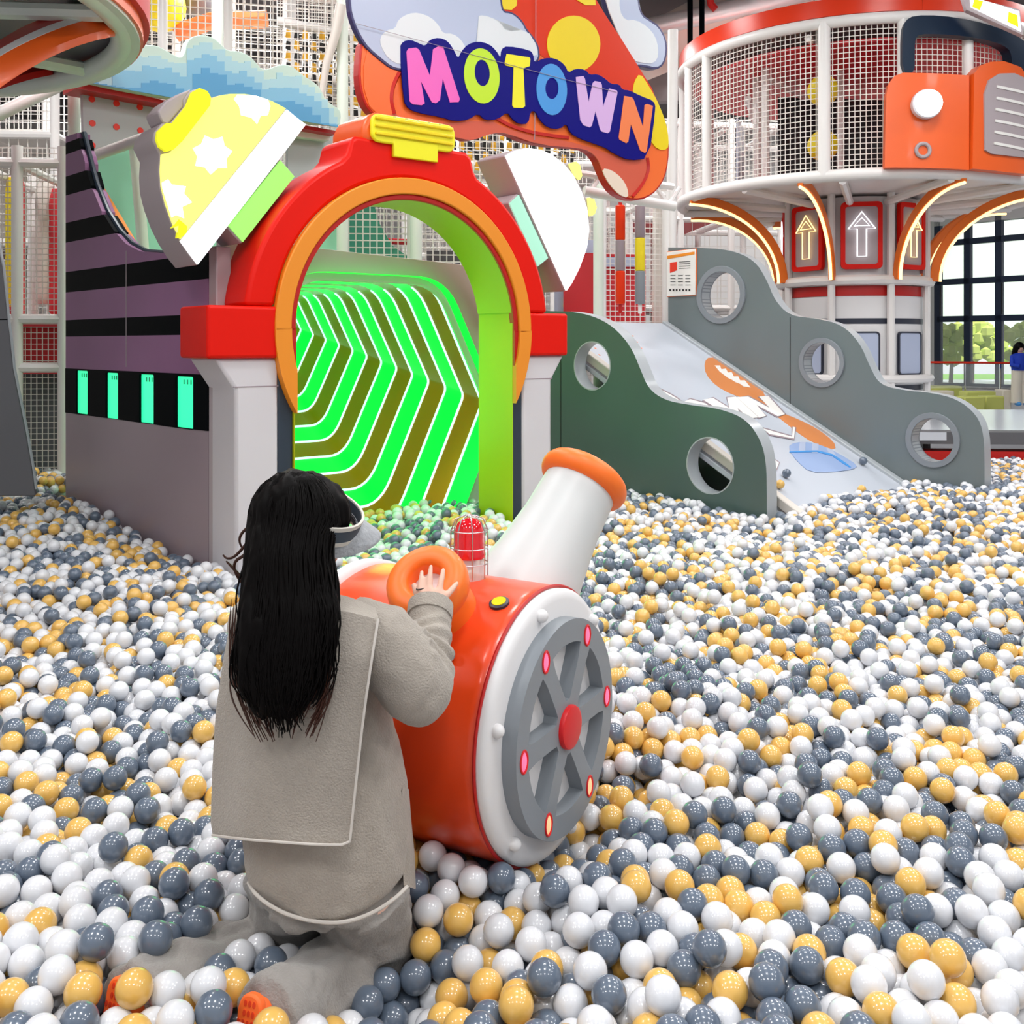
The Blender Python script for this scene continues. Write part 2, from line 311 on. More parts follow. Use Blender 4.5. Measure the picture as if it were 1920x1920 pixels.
# foam blocks
for (x0, y0, x1, y1, D, lab, mm) in ((1714, 724, 1805, 731, 25, 'long low lime foam block behind the white blocks', 'limeblk'), (1720, 733, 1790, 740, 24.6, 'flat white foam block between the lime blocks', 'creamc'), (1782, 746, 1808, 771, 22.6, 'dark lime foam block at the near end of the low foam bench', 'limeblk'),
        (1808, 744, 1848, 768, 22.6, 'wide lime foam block nearest the balustrade post', 'limeblk'), (1848, 743, 1884, 766, 22.8, 'right hand lime foam block of the low bench', 'limeblk'), (1812, 734, 1868, 741, 23.8, 'thin lime foam slab lying on the white block', 'limeblk'), (1880, 731, 1897, 752, 24.2, 'cream foam cube beside the standing person', 'creamc')):
    P = Pl(at(x0, y1, D), (1, -.06, 0)); solo('foam_block', MB().prism(P, P.pxs([(x0, y0), (x1, y0), (x1, y1), (x0, y1)])[:2]+[(P.px(x1, y1)[0], .04-P.P.z), (P.px(x0, y1)[0], .04-P.P.z)], .5), mm, lab, 'foam block', 'foam blocks by the balustrade', bev=.03)
# distant person in blue
pd = 24.0; base = at(1912, 760, pd)
pb = MB(); s_ = .0
bz = base.z
pb.tube([base+Vector((-.05, 0, .05)), base+Vector((-.06, 0, .45)), base+Vector((-.05, 0, .8)), base+Vector((0, 0, 1.0)), base+Vector((0, 0, 1.18)), base+Vector((0, 0, 1.25))], [.05, .07, .1, .14, .12, .05], 12)
pb.tube([base+Vector((.1, 0, .05)), base+Vector((.08, 0, .45)), base+Vector((.06, 0, .8))], [.05, .07, .1], 12)
pb.ball(base+Vector((0, 0, 1.34)), (.09, .1, .12))
far = solo('person', pb, 'skin', 'distant person with long black hair in a blue top and wide cream trousers', 'person', sm=60)
obj('trousers', MB().tube([base+Vector((-.08, 0, .06)), base+Vector((-.07, 0, .5)), base+Vector((-.03, 0, .86))], [.13, .12, .15], 14).tube([base+Vector((.12, 0, .06)), base+Vector((.09, 0, .5)), base+Vector((.03, 0, .86))], [.13, .12, .15], 14), 'creamc', far)
obj('top', MB().tube([base+Vector((0, 0, .82)), base+Vector((0, 0, 1.0)), base+Vector((0, 0, 1.18)), base+Vector((0, 0, 1.23))], [.18, .19, .19, .08], 16).tube([base+Vector((-.17, 0, 1.15)), base+Vector((-.22, -.08, .95)), base+Vector((-.1, -.2, .92))], .055, 10).tube([base+Vector((.17, 0, 1.15)), base+Vector((.22, -.08, .95)), base+Vector((.1, -.2, .92))], .055, 10), 'bluecloth', far)
obj('hair', MB().ball(base+Vector((0, .02, 1.36)), (.12, .12, .13)).tube([base+Vector((-.02, .04, 1.36)), base+Vector((-.04, .1, 1.2)), base+Vector((-.05, .12, 1.02))], [.11, .1, .06], 12), 'hair', far)
for q in (-.08, .12): obj('shoe', MB().ball(base+Vector((q, -.08, .04)), (.06, .14, .05)), 'lblue', far)
# ceiling beams and ducts
bt = thing('concrete_beam', 'pale concrete beam crossing under the hall ceiling above the sign', 'beam', at(1370, 60, 11)); bt['kind'] = 'structure'
A, B = at(1232, 108, 17.5), at(1480, 8, 17.5)
m = MB(); d = (B-A); dn = d.normalized(); m.tube([A-dn*3, B+dn*1.6], .3, 4, up=(0, 0, 1)); obj('beam_body', m, 'beige', bt, sm=20)
solo('air_duct', MB().tube([at(1215, 52, 16.4), at(1420, 6, 16.4), at(1600, -38, 16.4)], .15, 14), 'duct', 'shiny metal pipe running along the ceiling beam above the cloud', 'pipe')
solo('pipe_clamp', MB().tube([at(1330, -10, 16.2), at(1333, 8, 16.2), at(1342, 18, 16.2)], .06, 8), 'deepred', 'dark red clamp on the shiny ceiling pipe', 'clamp')
for x, lab in ((1294, 'thin black ceiling hanger rod next to the white post'), (1316, 'thicker black ceiling hanger rod nearer the red canopy edge')):
    solo('hanger_rod', MB().tube([Vector((at(x, 40, 15).x, 15, 7.5)), at(x, 98, 15)], .04, 8), 'black', lab, 'rod', 'ceiling hanger rods')
for k, (A, B, w, lab) in enumerate((((1200, 95, 17), (1420, -20, 17), .35, 'pale ceiling joist behind the hanger rods'), ((1500, -20, 18), (1760, 20, 16), .4, 'wide grey ceiling joist above the round cab roof'), ((1640, -30, 16), (1930, 60, 15), .3, 'dark joist at the corner beside the lit yellow box'))):
    o = solo('ceiling_joist', MB().tube([at(*A), at(*B)], w, 4, up=(0, 0, 1)), ('beige', 'concrete', 'darkceil')[k], lab, 'joist'); o['kind'] = 'structure'
struct('wall_upper', MB().box((9, 19.5, 7.0), (16, .3, 1.6)), 'concrete', sm=0)
# ================================================================ TRAIN GATE
G = Pl((-1.761, 5.9, 0), T); sc, zc = 1.42, 1.695
base = G.pt(sc, 0, -.2)
g = thing('archway', 'red and orange padded locomotive front archway with grey pillars around the green tunnel', 'arch', base)
def arc(r, a0, a1, n=40, c=(sc, zc)): return [(c[0]+r*math.cos(math.radians(a0+(a1-a0)*i/n)), c[1]+r*math.sin(math.radians(a0+(a1-a0)*i/n))) for i in range(n+1)]
zb_, zt_ = 1.515, 1.826
al = math.degrees(math.asin((zt_-zc)/1.187)); ai = math.degrees(math.asin((zt_-zc)/1.0))
# red outer arch with stepped crest
crL = [(.932, 2.78), (.95, 2.925), (1.90-.03, 2.93), (1.908, 2.78)]
out = arc(1.187, al, 63) + [(1.93, 2.80), (1.905, 2.89), (1.86, 2.925), (.99, 2.925), (.95, 2.90), (.925, 2.80)] + arc(1.187, 117, 180-al)
inn = arc(1.0, 180-ai, ai)
obj('arch_band', MB().prism(G, out+inn, .40), 'red', g, bev=.025)
crest = [(1.04, 2.90), (1.04, 2.99), (1.08, 3.075), (1.14, 3.10), (1.68, 3.10), (1.73, 3.075), (1.76, 2.99), (1.76, 2.90)]
obj('crest', MB().prism(G, [(a, b) for a, b in crest], .42, -.0), 'orange', g, bev=.03)
ye = rrect(1.085, 2.90, 1.745, 3.085, .06)
pk = obj('crest_plate', MB().prism(G, ye, .03, .028), 'lyel', g, bev=.01, label='yellow ribbed plate on the crest')
obj('plate_tab', MB().prism(G, [(1.25, 2.82), (1.60, 2.82), (1.60, 2.94), (1.25, 2.94)], .03, .032), 'lyel', pk, bev=.006)
for zz in (2.945, 2.995, 3.045): obj('plate_rib', MB().prism(G, [(1.11, zz), (1.72, zz), (1.72, zz+.022), (1.11, zz+.022)], .03, .045), 'sylw', pk, bev=.006)
for q in range(5): obj('plate_slot', MB().prism(G, [(1.25+q*.09, 3.066), (1.265+q*.09, 3.066), (1.265+q*.09, 3.082), (1.25+q*.09, 3.082)], .02, .034), 'limeblk', pk, sm=0)
# brackets
for a0, a1, nm in ((-.0, .45, 'bracket'), (2.40, 2.79, 'bracket')):
    obj(nm, MB().prism(G, rrect(a0, zb_, a1, zt_, .02), .43, .015), 'red', g, bev=.03, seg=3)
# orange ring clipped by the opening
def ringpart(r0, r1, a0, a1, z0, z1, th, off, m, nm):
    o_ = []; n = 60
    obj(nm, MB().prism(G, arc(r1, a0, a1, n)+arc(r0, a1, a0, n), th, off), m, g, bev=.008)
ringpart(.894, 1.002, -1, 181, 0, 0, .05, .03, 'amber', 'orange_ring')
ringpart(.857, .894, -1, 181, 0, 0, .06, .012, 'deepred', 'inner_rim')
for sgn in (-1, 1):
    th1 = math.degrees(math.acos(.857/1.002)); A_ = arc(1.002, 0, -th1, 16); 
    B_ = [(sc+.857, zc-math.sqrt(1.002**2-.857**2)), (sc+.857, zc-.25)] + arc(.894, -16.5, 0, 8)
    L_ = [(sc+sgn*(a-sc), b) for a, b in A_+B_]
    obj('ring_foot', MB().prism(G, L_, .06, .03), 'amber', g, bev=.008)
    L_ = [(sc+sgn*(a-sc), b) for a, b in arc(.894, 0, -16.5, 8)+[(sc+.857, zc-.25), (sc+.857, zc)]]
    obj('rim_foot', MB().prism(G, L_, .06, .012), 'deepred', g, bev=.006)
# pillars
for sgn in (-1, 1):
    f = lambda L: [(sc+sgn*a, b) for a, b in L]
    obj('pillar', MB().prism(G, f([(.96, .02), (1.235, .02), (1.235, 1.33), (1.36, zb_), (.96, zb_)]), .40, -.02), 'lgrey' if sgn > 0 else 'lgrey', g, bev=.02, label='light grey padded pillar')
    obj('pillar_cap_seam', MB().prism(G, f([(.96, 1.343), (1.243, 1.343), (1.243, 1.349), (.96, 1.349)]), .02, -.018), 'taupe', g, sm=0)
    obj('pillar_lining', MB().prism(G, f([(.857, .02), (.96, .02), (.96, 1.6), (.857, 1.6)]), .36, -.03), 'navy', g, bev=.01, label='navy strip beside the opening')
    obj('jamb', MB().prism(G, f([(.855, .02), (.86, .02), (.86, zt_), (.855, zt_)]), .40, -.01), 'lime', g, sm=0)
obj('arch_lining', MB().prism(G, arc(.862, 8.7, 171.3)+arc(.856, 171.3, 8.7), .40, -.01), 'lime', g)
# side of gate behind the left pillar (grey padded return is the pillar body)
# ---------------------------------------------------------------- train side wall
PWL = Pl(at(391, 900, 6.33), AX)
lo, hi = PWL.px(391, 900)[0], PWL.px(123, 900)[0]
zw0 = PWL.P.z
def wz(zworld): return zworld-zw0
topL = PWL.pxs([(123, 256), (146, 249), (158, 300), (170, 345), (190, 395), (213, 432), (236, 457), (262, 471), (300, 474), (395, 472)])
stripe = [(0.3-.3, 'taupe', 1.06), (1.06, 'black', 1.45)]
zz = [0, 1.05, 1.445, 1.66, 1.79, 2.0, 2.17, 2.40, 2.57, 2.80, 2.95, 3.17, 3.34]
wt = thing('train_side_wall', 'plum and black striped train carriage wall with four lit green windows', 'wall panel', PWL.pt((lo+hi)/2, -zw0, 0))
def topz(a):
    L = sorted(topL)
    for i in range(len(L)-1):
        if L[i][0] <= a <= L[i+1][0]:
            t = (a-L[i][0])/max(1e-6, L[i+1][0]-L[i][0]); return L[i][1]*(1-t)+L[i+1][1]*t
    return L[0][1] if a < L[0][0] else L[-1][1]
def slab(a0, a1, z0, z1, m, nm, off=0, holes=(), th=.10):
    """piece of the wall between two heights, cut by the swooping top edge"""
    N = 60; up = []
    for i in range(N+1):
        a = a0+(a1-a0)*i/N; t = topz(a)
        if t > z0+.004: up.append((a, min(t, z1)))
    if len(up) < 2: return
    if up[-1][0]-up[0][0] < .01: return
    poly = [(up[0][0], z0)]+up+[(up[-1][0], z0)]
    return obj(nm, MB().prism(PWL, [(p[0], p[1]) for p in clean(poly)[::-1]], th, off, holes), m, wt, sm=0)
# stripe edges from sight lines at the near and far end of the wall
ye0 = [545, 507, 0]
def zat(x, y): return PWL.px(x, y)[1]
edges = [zat(200, 694), zat(200, 630), zat(200, 597), zat(200, 541), zat(200, 500), zat(150, 450), zat(150, 412), zat(140, 362), zat(140, 326), zat(140, 284), zat(140, 262)]
slab(lo, hi, wz(0), zat(250, 790), 'taupe', 'lower_panel')
wins = [(143, 165, 693, 778), (199, 222, 697, 787), (262, 289, 700, 796), (330, 363, 704, 806)]
holes = []
for x0, x1, y0, y1 in wins:
    p, q, r, s2 = PWL.px(x0, (y0+y1)/2), PWL.px(x1, (y0+y1)/2), PWL.px((x0+x1)/2, y0+2)[1], PWL.px((x0+x1)/2, y1-2)[1]
    holes.append(rrect(min(p[0], q[0]), s2, max(p[0], q[0]), r, .01, 2)[::1])
slab(lo, hi, zat(250, 790), edges[0], 'black', 'window_band', .004, holes)
for h in holes:
    xs = [a for a, b in h]; ys = [b for a, b in h]; c0 = (min(xs), min(ys), max(xs), max(ys))
    w_ = obj('lit_window', MB().prism(PWL, rrect(c0[0]-.02, c0[1]-.02, c0[2]+.02, c0[3]+.02, .01, 2), .01, -.012), 'gwin', wt, sm=0)
    for q in range(3): obj('window_slot', MB().prism(PWL, rrect(c0[0]+.05+q*(c0[2]-c0[0]-.1)/3, c0[3]-.05, c0[0]+.06+q*(c0[2]-c0[0]-.1)/3, c0[3]-.02, .003, 2), .01, -.008), 'tealn', w_, sm=0)
cols = ['purple', 'black', 'purple', 'black', 'purple', 'black', 'purple', 'black', 'purple', 'black']
nmz = ['plum_stripe' if c == 'purple' else 'black_stripe' for c in cols]
for i in range(len(cols)):
    top = edges[i+1] if i+1 < len(edges) else 9
    slab(lo, hi, edges[i], top, cols[i], nmz[i])
slab(lo, hi, edges[-1], edges[-1]+.4, 'purple', 'plum_stripe')
tp = [PWL.pt(a, b, -.05) for a, b in topL]
obj('top_edging', MB().tube(tp, .02, 8), 'navy', wt)
obj('panel_seam', MB().prism(PWL, PWL.pxs([(236.5, 470), (237.3, 470), (237.3, 688), (236.5, 688)]), .02, .003), 'greyv', wt, sm=0)
obj('corner_strip', MB().prism(PWL, [(lo-.10, wz(0)), (lo, wz(0)), (lo, wz(2.2)), (lo-.10, wz(2.2))], .1, .0), 'greyv', wt, bev=.008)
# orange ramp slats behind the swoop
PR_ = PWL.back(.35)
solo('orange_slat_panel', MB().prism(PR_, PR_.pxs([(163, 318), (242, 452), (241, 470), (215, 440), (163, 345)]), .06), 'amber', 'narrow orange slatted strip behind the swooping top of the striped wall', 'panel')
# ================================================================ MUSHROOM LAMPS
PM = G.back(.12)
def mush(label, cap, capw, stem, extra, hl, mats, stemside=None):
    t = thing('mushroom_lamp', label, 'lamp', PM.pt(*hl), None)
    obj('cap_body', MB().prism(PM, cap, .34, -.006), 'greyv', t, bev=.012)
    for L, mm, nm, o_ in extra: obj(nm, MB().prism(PM, L, .03, o_), mm, t, sm=0)
    obj('stem_body', MB().prism(PM, stem, .3, -.03), 'greyv', t, bev=.01)
    k = sum(a for a, b in stem)/len(stem), sum(b for a, b in stem)/len(stem)
    obj('stem_face', MB().prism(PM, [(k[0]+(a-k[0])*.96, k[1]+(b-k[1])*.96) for a, b in stem], .03, -.02), stemside, t, sm=0)
    return t
capL = PM.pxs(Z1([(900, 870), (895, 960), (900, 1050), (925, 1150), (965, 1260), (1010, 1350), (1060, 1430), (1112, 1495), (1722, 700), (1660, 655), (1600, 610), (1530, 570), (1450, 540), (1370, 526), (1290, 526), (1230, 536), (1175, 552), (1172, 530), (1140, 508), (1100, 498), (1060, 520), (1030, 560), (1035, 600), (960, 690), (915, 690), (870, 745), (862, 790), (885, 840)]))
dome = PM.pxs(Z1([(905, 870), (900, 960), (905, 1050), (930, 1150), (968, 1255), (1012, 1345), (1604, 612), (1530, 573), (1450, 544), (1370, 530), (1290, 530), (1230, 540), (1178, 558), (1160, 620), (1000, 820), (950, 860)]))
stripeL = PM.pxs(Z1([(1014, 1355), (1062, 1425), (1110, 1488), (1716, 702), (1660, 660), (1610, 618)]))
crestL = PM.pxs(Z1([(866, 790), (880, 830), (920, 858), (960, 848), (1010, 800), (1165, 600), (1170, 555), (1150, 520), (1105, 503), (1065, 525), (1035, 600), (955, 700), (920, 700), (872, 745)]))
def star(cx, cy, r, n=7, rot=.3, k=.74): return PM.pxs([(cx+(r if i % 2 else r*k)*math.cos(rot+PI*i/n), cy+(r if i % 2 else r*k)*math.sin(rot+PI*i/n)) for i in range(2*n)])
stemL = PM.pxs(Z1([(1285, 1275), (1590, 890), (1672, 985), (1370, 1370)]))
starTop = PM.pxs(Z1([(1310, 560), (1330, 534), (1430, 540), (1500, 562), (1515, 600), (1500, 650), (1460, 655), (1440, 700), (1410, 665), (1350, 650), (1340, 600)]))
starLow = PM.pxs(Z1([(908, 1060), (905, 1030), (940, 1010), (960, 1040), (1040, 1050), (1030, 1090), (1075, 1140), (1020, 1165), (1030, 1230), (985, 1210), (960, 1225)]))
ml = mush('glowing yellow and white starry mushroom shaped lamp on the left side of the archway', capL, None, stemL,
    [(dome, 'lampy', 'cap_face', .012), (stripeL, 'lampw', 'cap_brim', .012), (crestL, 'lampyy', 'crest_pad', .045),
     (star(396, 290, 38), 'lampw', 'star', .016), (starTop, 'lampw', 'star', .016), (starLow, 'lampw', 'star', .016), (PM.pxs(Z1([(960, 1285), (1000, 1270), (990, 1340), (1010, 1340), (1045, 1310), (1048, 1275), (1025, 1255), (1000, 1235)])), 'lampyy', 'corner_patch', .016)],
    (.1, 1.9), None, 'lampg')
obj('crest_body', MB().prism(PM, PM.pxs(Z1([(890, 625), (935, 570), (1000, 530), (1080, 498), (1040, 560), (1035, 600), (950, 700), (918, 690), (900, 655)])), .2, -.01), 'greyv', ml, bev=.01)
capR = PM.pxs(Z2([(1030, 775), (1080, 750), (1140, 738), (1200, 745), (1260, 770), (1320, 815), (1350, 815), (1375, 808), (1395, 825), (1408, 880), (1400, 905), (1440, 985), (1465, 995), (1480, 1040), (1470, 1075), (1450, 1085), (1452, 1150), (1440, 1240), (1405, 1340), (1365, 1420), (1337, 1460)]))
faceR = PM.pxs(Z2([(1034, 778), (1080, 754), (1140, 742), (1200, 749), (1260, 774), (1320, 820), (1370, 880), (1410, 960), (1437, 1040), (1448, 1150), (1436, 1240), (1400, 1340), (1362, 1415), (1337, 1452)]))
stemR = PM.pxs(Z2([(1060, 1010), (1108, 965), (1260, 1295), (1207, 1338)]))
mr = mush('glowing white mushroom shaped lamp tilted off the right side of the archway', capR, None, stemR, [(faceR, 'lampw', 'cap_face', .012),
    (PM.pxs(Z2([(1345, 820), (1375, 810), (1395, 830), (1405, 880), (1396, 900), (1375, 880)])), 'lampy', 'crest_pad', .03), (PM.pxs(Z2([(1440, 990), (1465, 998), (1478, 1040), (1468, 1072), (1450, 1082), (1445, 1040)])), 'lampy', 'crest_pad', .03)], (2.7, 1.9), None, 'lampt')
# ================================================================ GREEN TUNNEL
PT = Pl((lambda p: Vector((p.x, p.y, 0)))(at(915, 700, 8.25)), T)
sv = PT.px(904, 700)[0]
hexr = lambda cx, cz, h, w, tw: [(cx+w, cz), (cx+tw, cz+h), (cx-tw, cz+h), (cx-w, cz), (cx-tw, cz-h), (cx+tw, cz-h)]
def rhex(cx, cz, s):
    L = hexr(cx, cz, .97*s, 1.1*s, .60*s); L[4] = (cx-.52*s, cz-1.2*s); L[5] = (cx+.52*s, cz-1.2*s); o_ = []
    for i in range(6):
        p0, p1, p2 = L[i-1], L[i], L[(i+1) % 6]; q = .08 if i in (0, 3) else .42
        a = tuple(p1[k]+(p0[k]-p1[k])*q*.5 for k in (0, 1)); b_ = tuple(p1[k]+(p2[k]-p1[k])*q*.5 for k in (0, 1))
        for j in range(7): t = j/6; o_.append(tuple((1-t)**2*a[k]+2*t*(1-t)*p1[k]+t*t*b_[k] for k in (0, 1)))
    return o_
tn = thing('green_tunnel', 'glowing green crawl tunnel of nested hexagonal rings inside the archway', 'tunnel', PT.pt(sv-1.1, 0, -.9))
NR = 15
def ringpts(i):
    t = i/11.0; D = (8.22+t*1.78); s = 1-.60*min(t, 1.3); vx = at(904, 700, 8.22)
    off = (D-8.22)/.724; C = PT.pt(sv-1.1*s, 1.13+.56*t, 0)+AX*off
    return [C+T*(a)+Vector((0, 0, b)) for a, b in rhex(0, 0, s)]
R_ = [ringpts(i) for i in range(-1, NR)]
for i in range(len(R_)-1):
    m = MB(); n = len(R_[0])
    m.add(R_[i]+R_[i+1], [(j, (j+1) % n, n+(j+1) % n, n+j) for j in range(n)])
    obj('green_band' if i % 2 == 0 else 'olive_band', m, 'ggreen' if i % 2 == 0 else 'brown', tn)
for i in range(1, len(R_)): obj('light_line', MB().tube(R_[i][17:]+R_[i][:11], .012, 6), 'nglow', tn)
obj('end_panel', MB().add(R_[-1], [tuple(range(len(R_[-1])))]), 'ggreen', tn, sm=0)
pan = [(-.75+sv-1.5, 0), (sv+.25, 0), (sv+.25, 1.75)]+[(sv-.35+.6*math.cos(t), 1.62+.6*math.sin(t)) for t in [PI/2*i/8 for i in range(9)]]+[(sv-2.25, 2.30)]
PTf = Pl(PT.pt(0, 0, 0)-AX*.12, T)
obj('tunnel_front', MB().prism(PTf, pan, .08, .0, [[(a+sv-1.1, b+1.08) for a, b in rhex(0, 0, 1.0)]]), 'beige', tn, bev=.01)
l = bpy.data.lights.new('tunnel_glow', 'AREA'); l.energy = 9; l.color = (.1, 1, .25); l.size = 1.2
lo_ = bpy.data.objects.new('tunnel_glow', l); COL.objects.link(lo_); lo_.location = PT.pt(sv-1.1, 1.3, -.05)-AX*.1; lo_.rotation_euler = (-AX+Vector((0, 0, -.35))).to_track_quat('-Z', 'Y').to_euler()
# ================================================================ MOTOWN SIGN
PS = Pl(at(960, 300, 8.1), (.80, .60, 0))
sg = thing('sign_board', 'large cut-out mushroom and cloud board reading MOTOWN above the archway', 'sign', PS.pt(0, -.3, -.1))
def dec(nm, L, mm, off, th=.02, par=None, label=None, conv=Z2, sm_=0, bev=0, holes=()):
    o = obj(nm, MB().prism(PS, PS.pxs(conv(L)), th, off, [PS.pxs(conv(h)) for h in holes]), mm, par or sg, sm=sm_, bev=bev)
    if label: o['label'] = label
    return o
orange = [(315, 200), (303, 290), (300, 400), (318, 490), (345, 545), (400, 600), (500, 640), (760, 640), (820, 700), (880, 700), (930, 675), (1000, 658), (1060, 672), (1120, 702), (1200, 722), (1300, 735), (1400, 738), (1450, 752), (1490, 790), (1515, 850), (1540, 910), (1580, 965), (1640, 998), (1710, 1002), (1770, 975), (1815, 925), (1842, 860), (1855, 760), (1848, 660), (1820, 560), (1770, 445), (1700, 330), (1620, 200), (1540, 80), (1480, -20), (1380, -180), (700, -180), (500, -60)]
dec('board_edge', smooth(orange, 1), 'sline', 0, .09, bev=.01)
def inset(L, px_=9):
    n = len(L); o_ = []; A2 = sum(L[i-1][0]*L[i][1]-L[i][0]*L[i-1][1] for i in range(n)); sg_ = 1 if A2 > 0 else -1
    for i in range(n):
        a, b_ = L[i-1], L[(i+1) % n]; dx, dy = b_[0]-a[0], b_[1]-a[1]; q = math.hypot(dx, dy) or 1
        o_.append((L[i][0]-dy/q*px_*sg_, L[i][1]+dx/q*px_*sg_))
    return o_
dec('mushroom_print', inset(smooth(orange, 1)), 'sorg', .004, .01)
dec('cap_red', [(1020, 60), (1100, 90), (1160, 180), (1200, 270), (1250, 310), (1500, 400), (1700, 560), (1740, 640), (1800, 560), (1765, 445), (1690, 325), (1610, 195), (1530, 75), (1470, -20), (1390, -160), (1000, -160)], 'sred', .008, .01)
dec('rim_line', smooth([(500, 370), (470, 420), (455, 500), (470, 560), (520, 600), (700, 620), (950, 600), (1030, 640), (1200, 690), (1340, 705), (1480, 745), (1600, 790), (1690, 800), (1742, 780), (1750, 840), (1720, 930), (1645, 998), (1540, 910), (1515, 850), (1490, 790), (1450, 755), (1400, 741), (1200, 724), (1060, 675), (1000, 661), (930, 678), (880, 700), (820, 698), (600, 640), (430, 600), (330, 500), (420, 400)], 1), 'ssal', .008, .01)
for w_, L in ((0, [(500, 365), (468, 430), (458, 500), (475, 570)]), (1, [(980, 590), (1050, 630), (1150, 662), (1260, 680), (1345, 690)]), (2, [(1740, 790), (1748, 850), (1720, 920), (1665, 985)])):
    obj('print_line', MB().tube([PS.pt(*p, .009) for p in PS.pxs(Z2(smooth(L, 2, False)))], .018, 4), 'sline', sg)
dec('orange_band', [(340, 250), (322, 330), (322, 440), (350, 530), (400, 580), (465, 575), (460, 460), (480, 380), (500, 350), (400, 300)], 'sorg', .012, .01)
dec('cream_patch', smooth([(1512, 842), (1560, 850), (1610, 890), (1640, 940), (1645, 992), (1600, 975), (1560, 935), (1530, 890)], 1), 'cream', .012, .01)
dec('yellow_spot', [(1370+133*math.cos(t), 222+142*math.sin(t)) for t in [2*PI*i/36 for i in range(36)]], 'sylw', .014, .01)
dec('yellow_spot', [(1005, -20), (1010, 10), (1020, 48), (1060, 52), (1085, 30), (1088, -20)], 'sylw', .014, .01)
dec('yellow_spot', [(1370, -30), (1390, 5), (1430, 28), (1480, 28), (1478, 0), (1462, -30)], 'sylw', .014, .01)
dec('yellow_spot', smooth([(1702, 365), (1672, 410), (1665, 470), (1700, 560), (1750, 700), (1790, 750), (1840, 750), (1846, 700), (1830, 610), (1790, 510), (1745, 430)], 1), 'sylw', .014, .01)
cloudL = [(240, -120), (242, 40), (262, 120), (300, 200), (335, 250), (400, 305), (450, 345), (500, 358), (700, 370), (900, 330), (1160, 330), (1200, 300), (1195, 235), (1170, 190), (1135, 150), (1115, 110), (1080, 75), (1050, 60), (1018, 58), (1010, 20), (1000, -120)]
cl = dec('cloud', smooth(cloudL, 1), 'inkn', .022, .05, bev=.006)
dec('cloud_print', inset(smooth(cloudL, 1), 11), 'cloudb', .025, .01, par=cl)
dec('cloud_highlight', smooth([(400, 235), (398, 190), (430, 155), (472, 150), (490, 100), (540, 72), (590, 68), (650, 90), (690, 130), (712, 172), (760, 172), (800, 200), (830, 250), (1000, 290), (1180, 290), (1185, 240), (1130, 150), (1030, 165), (1000, 120), (940, 85), (890, 80), (890, 100), (880, 250), (860, 300), (500, 330), (440, 300)], 1), 'cloudw', .028, .01, par=cl)
cloudRg = [(1560, -120), (1590, 30), (1640, 160), (1710, 318), (1760, 322), (1830, 338), (1868, 312), (1885, 250), (1880, 180), (1845, 115), (1800, 85), (1762, 60), (1745, 10), (1735, -120)]
cr = dec('cloud', [(1430, -120)]+smooth(cloudRg, 1, False)[1:], 'inkn', -.1, .08, bev=.006)
dec('cloud_print', inset([(1430, -120)]+smooth(cloudRg, 1, False)[1:], 11), 'cloudb', -.096, .01, par=cr)
dec('cloud_highlight', smooth([(1560, -60), (1600, 80), (1700, 290), (1790, 310), (1830, 290), (1835, 230), (1820, 170), (1780, 120), (1720, 85), (1670, 90), (1640, 40), (1640, -60)], 1), 'cloudw', -.09, .01, par=cr)
navy = [(495, 240), (510, 212), (548, 204), (590, 222), (622, 236), (645, 202), (690, 193), (730, 208), (758, 245), (785, 300), (802, 262), (835, 225), (885, 211), (940, 225), (975, 258), (998, 298), (1002, 250), (1030, 234), (1140, 254), (1160, 275), (1165, 322), (1210, 295), (1268, 294), (1318, 328), (1335, 370), (1370, 347), (1420, 352), (1440, 378), (1482, 374), (1520, 398), (1548, 424), (1590, 425), (1604, 452), (1640, 455), (1700, 485), (1762, 508), (1772, 545), (1737, 795), (1640, 806), (1560, 770), (1528, 745), (1480, 727), (1400, 700), (1345, 670), (1326, 620), (1292, 650), (1230, 642), (1190, 600), (1172, 560), (1145, 560), (1136, 622), (1090, 625), (1055, 600), (1030, 562), (985, 600), (920, 606), (884, 570), (840, 602), (770, 611), (700, 590), (600, 572), (540, 552), (513, 510)]
tb = dec('lettering_back', smooth(navy, 1), 'txt', .036, .012, bev=.002)
def ell(cx, cy, rx, ry, rot=0, n=32): return [(cx+rx*math.cos(t)*math.cos(rot)-ry*math.sin(t)*math.sin(rot), cy+rx*math.cos(t)*math.sin(rot)+ry*math.sin(t)*math.cos(rot)) for t in [2*PI*i/n for i in range(n)]]
dec('letter_m', [(525, 265), (534, 249), (572, 244), (588, 255), (642, 385), (658, 252), (686, 236), (708, 242), (791, 500), (785, 515), (742, 517), (706, 400), (692, 505), (672, 522), (652, 517), (597, 412), (616, 522), (602, 531), (556, 527), (541, 512)], 'pink', .041, .008, tb)
dec('letter_o', ell(901, 385, 88, 138, -.1), 'lgreen', .041, .008, tb, holes=[ell(903, 370, 38, 66, -.08)])
dec('letter_t', [(1025, 275), (1138, 292), (1143, 300), (1140, 336), (1108, 347), (1117, 536), (1105, 544), (1060, 543), (1053, 532), (1060, 342), (1020, 333), (1015, 322)], 'lyel', .041, .008, tb)
dec('letter_o', ell(1250, 452, 76, 128, -.05), 'lblue', .041, .008, tb, holes=[ell(1251, 447, 33, 53, 0)])
dec('letter_w', [(1371, 390), (1408, 385), (1416, 400), (1434, 515), (1455, 420), (1464, 410), (1494, 415), (1500, 430), (1506, 540), (1537, 447), (1575, 457), (1578, 468), (1540, 662), (1530, 670), (1500, 662), (1491, 650), (1468, 560), (1450, 632), (1440, 641), (1408, 630), (1393, 605), (1373, 420)], 'lil', .041, .008, tb)
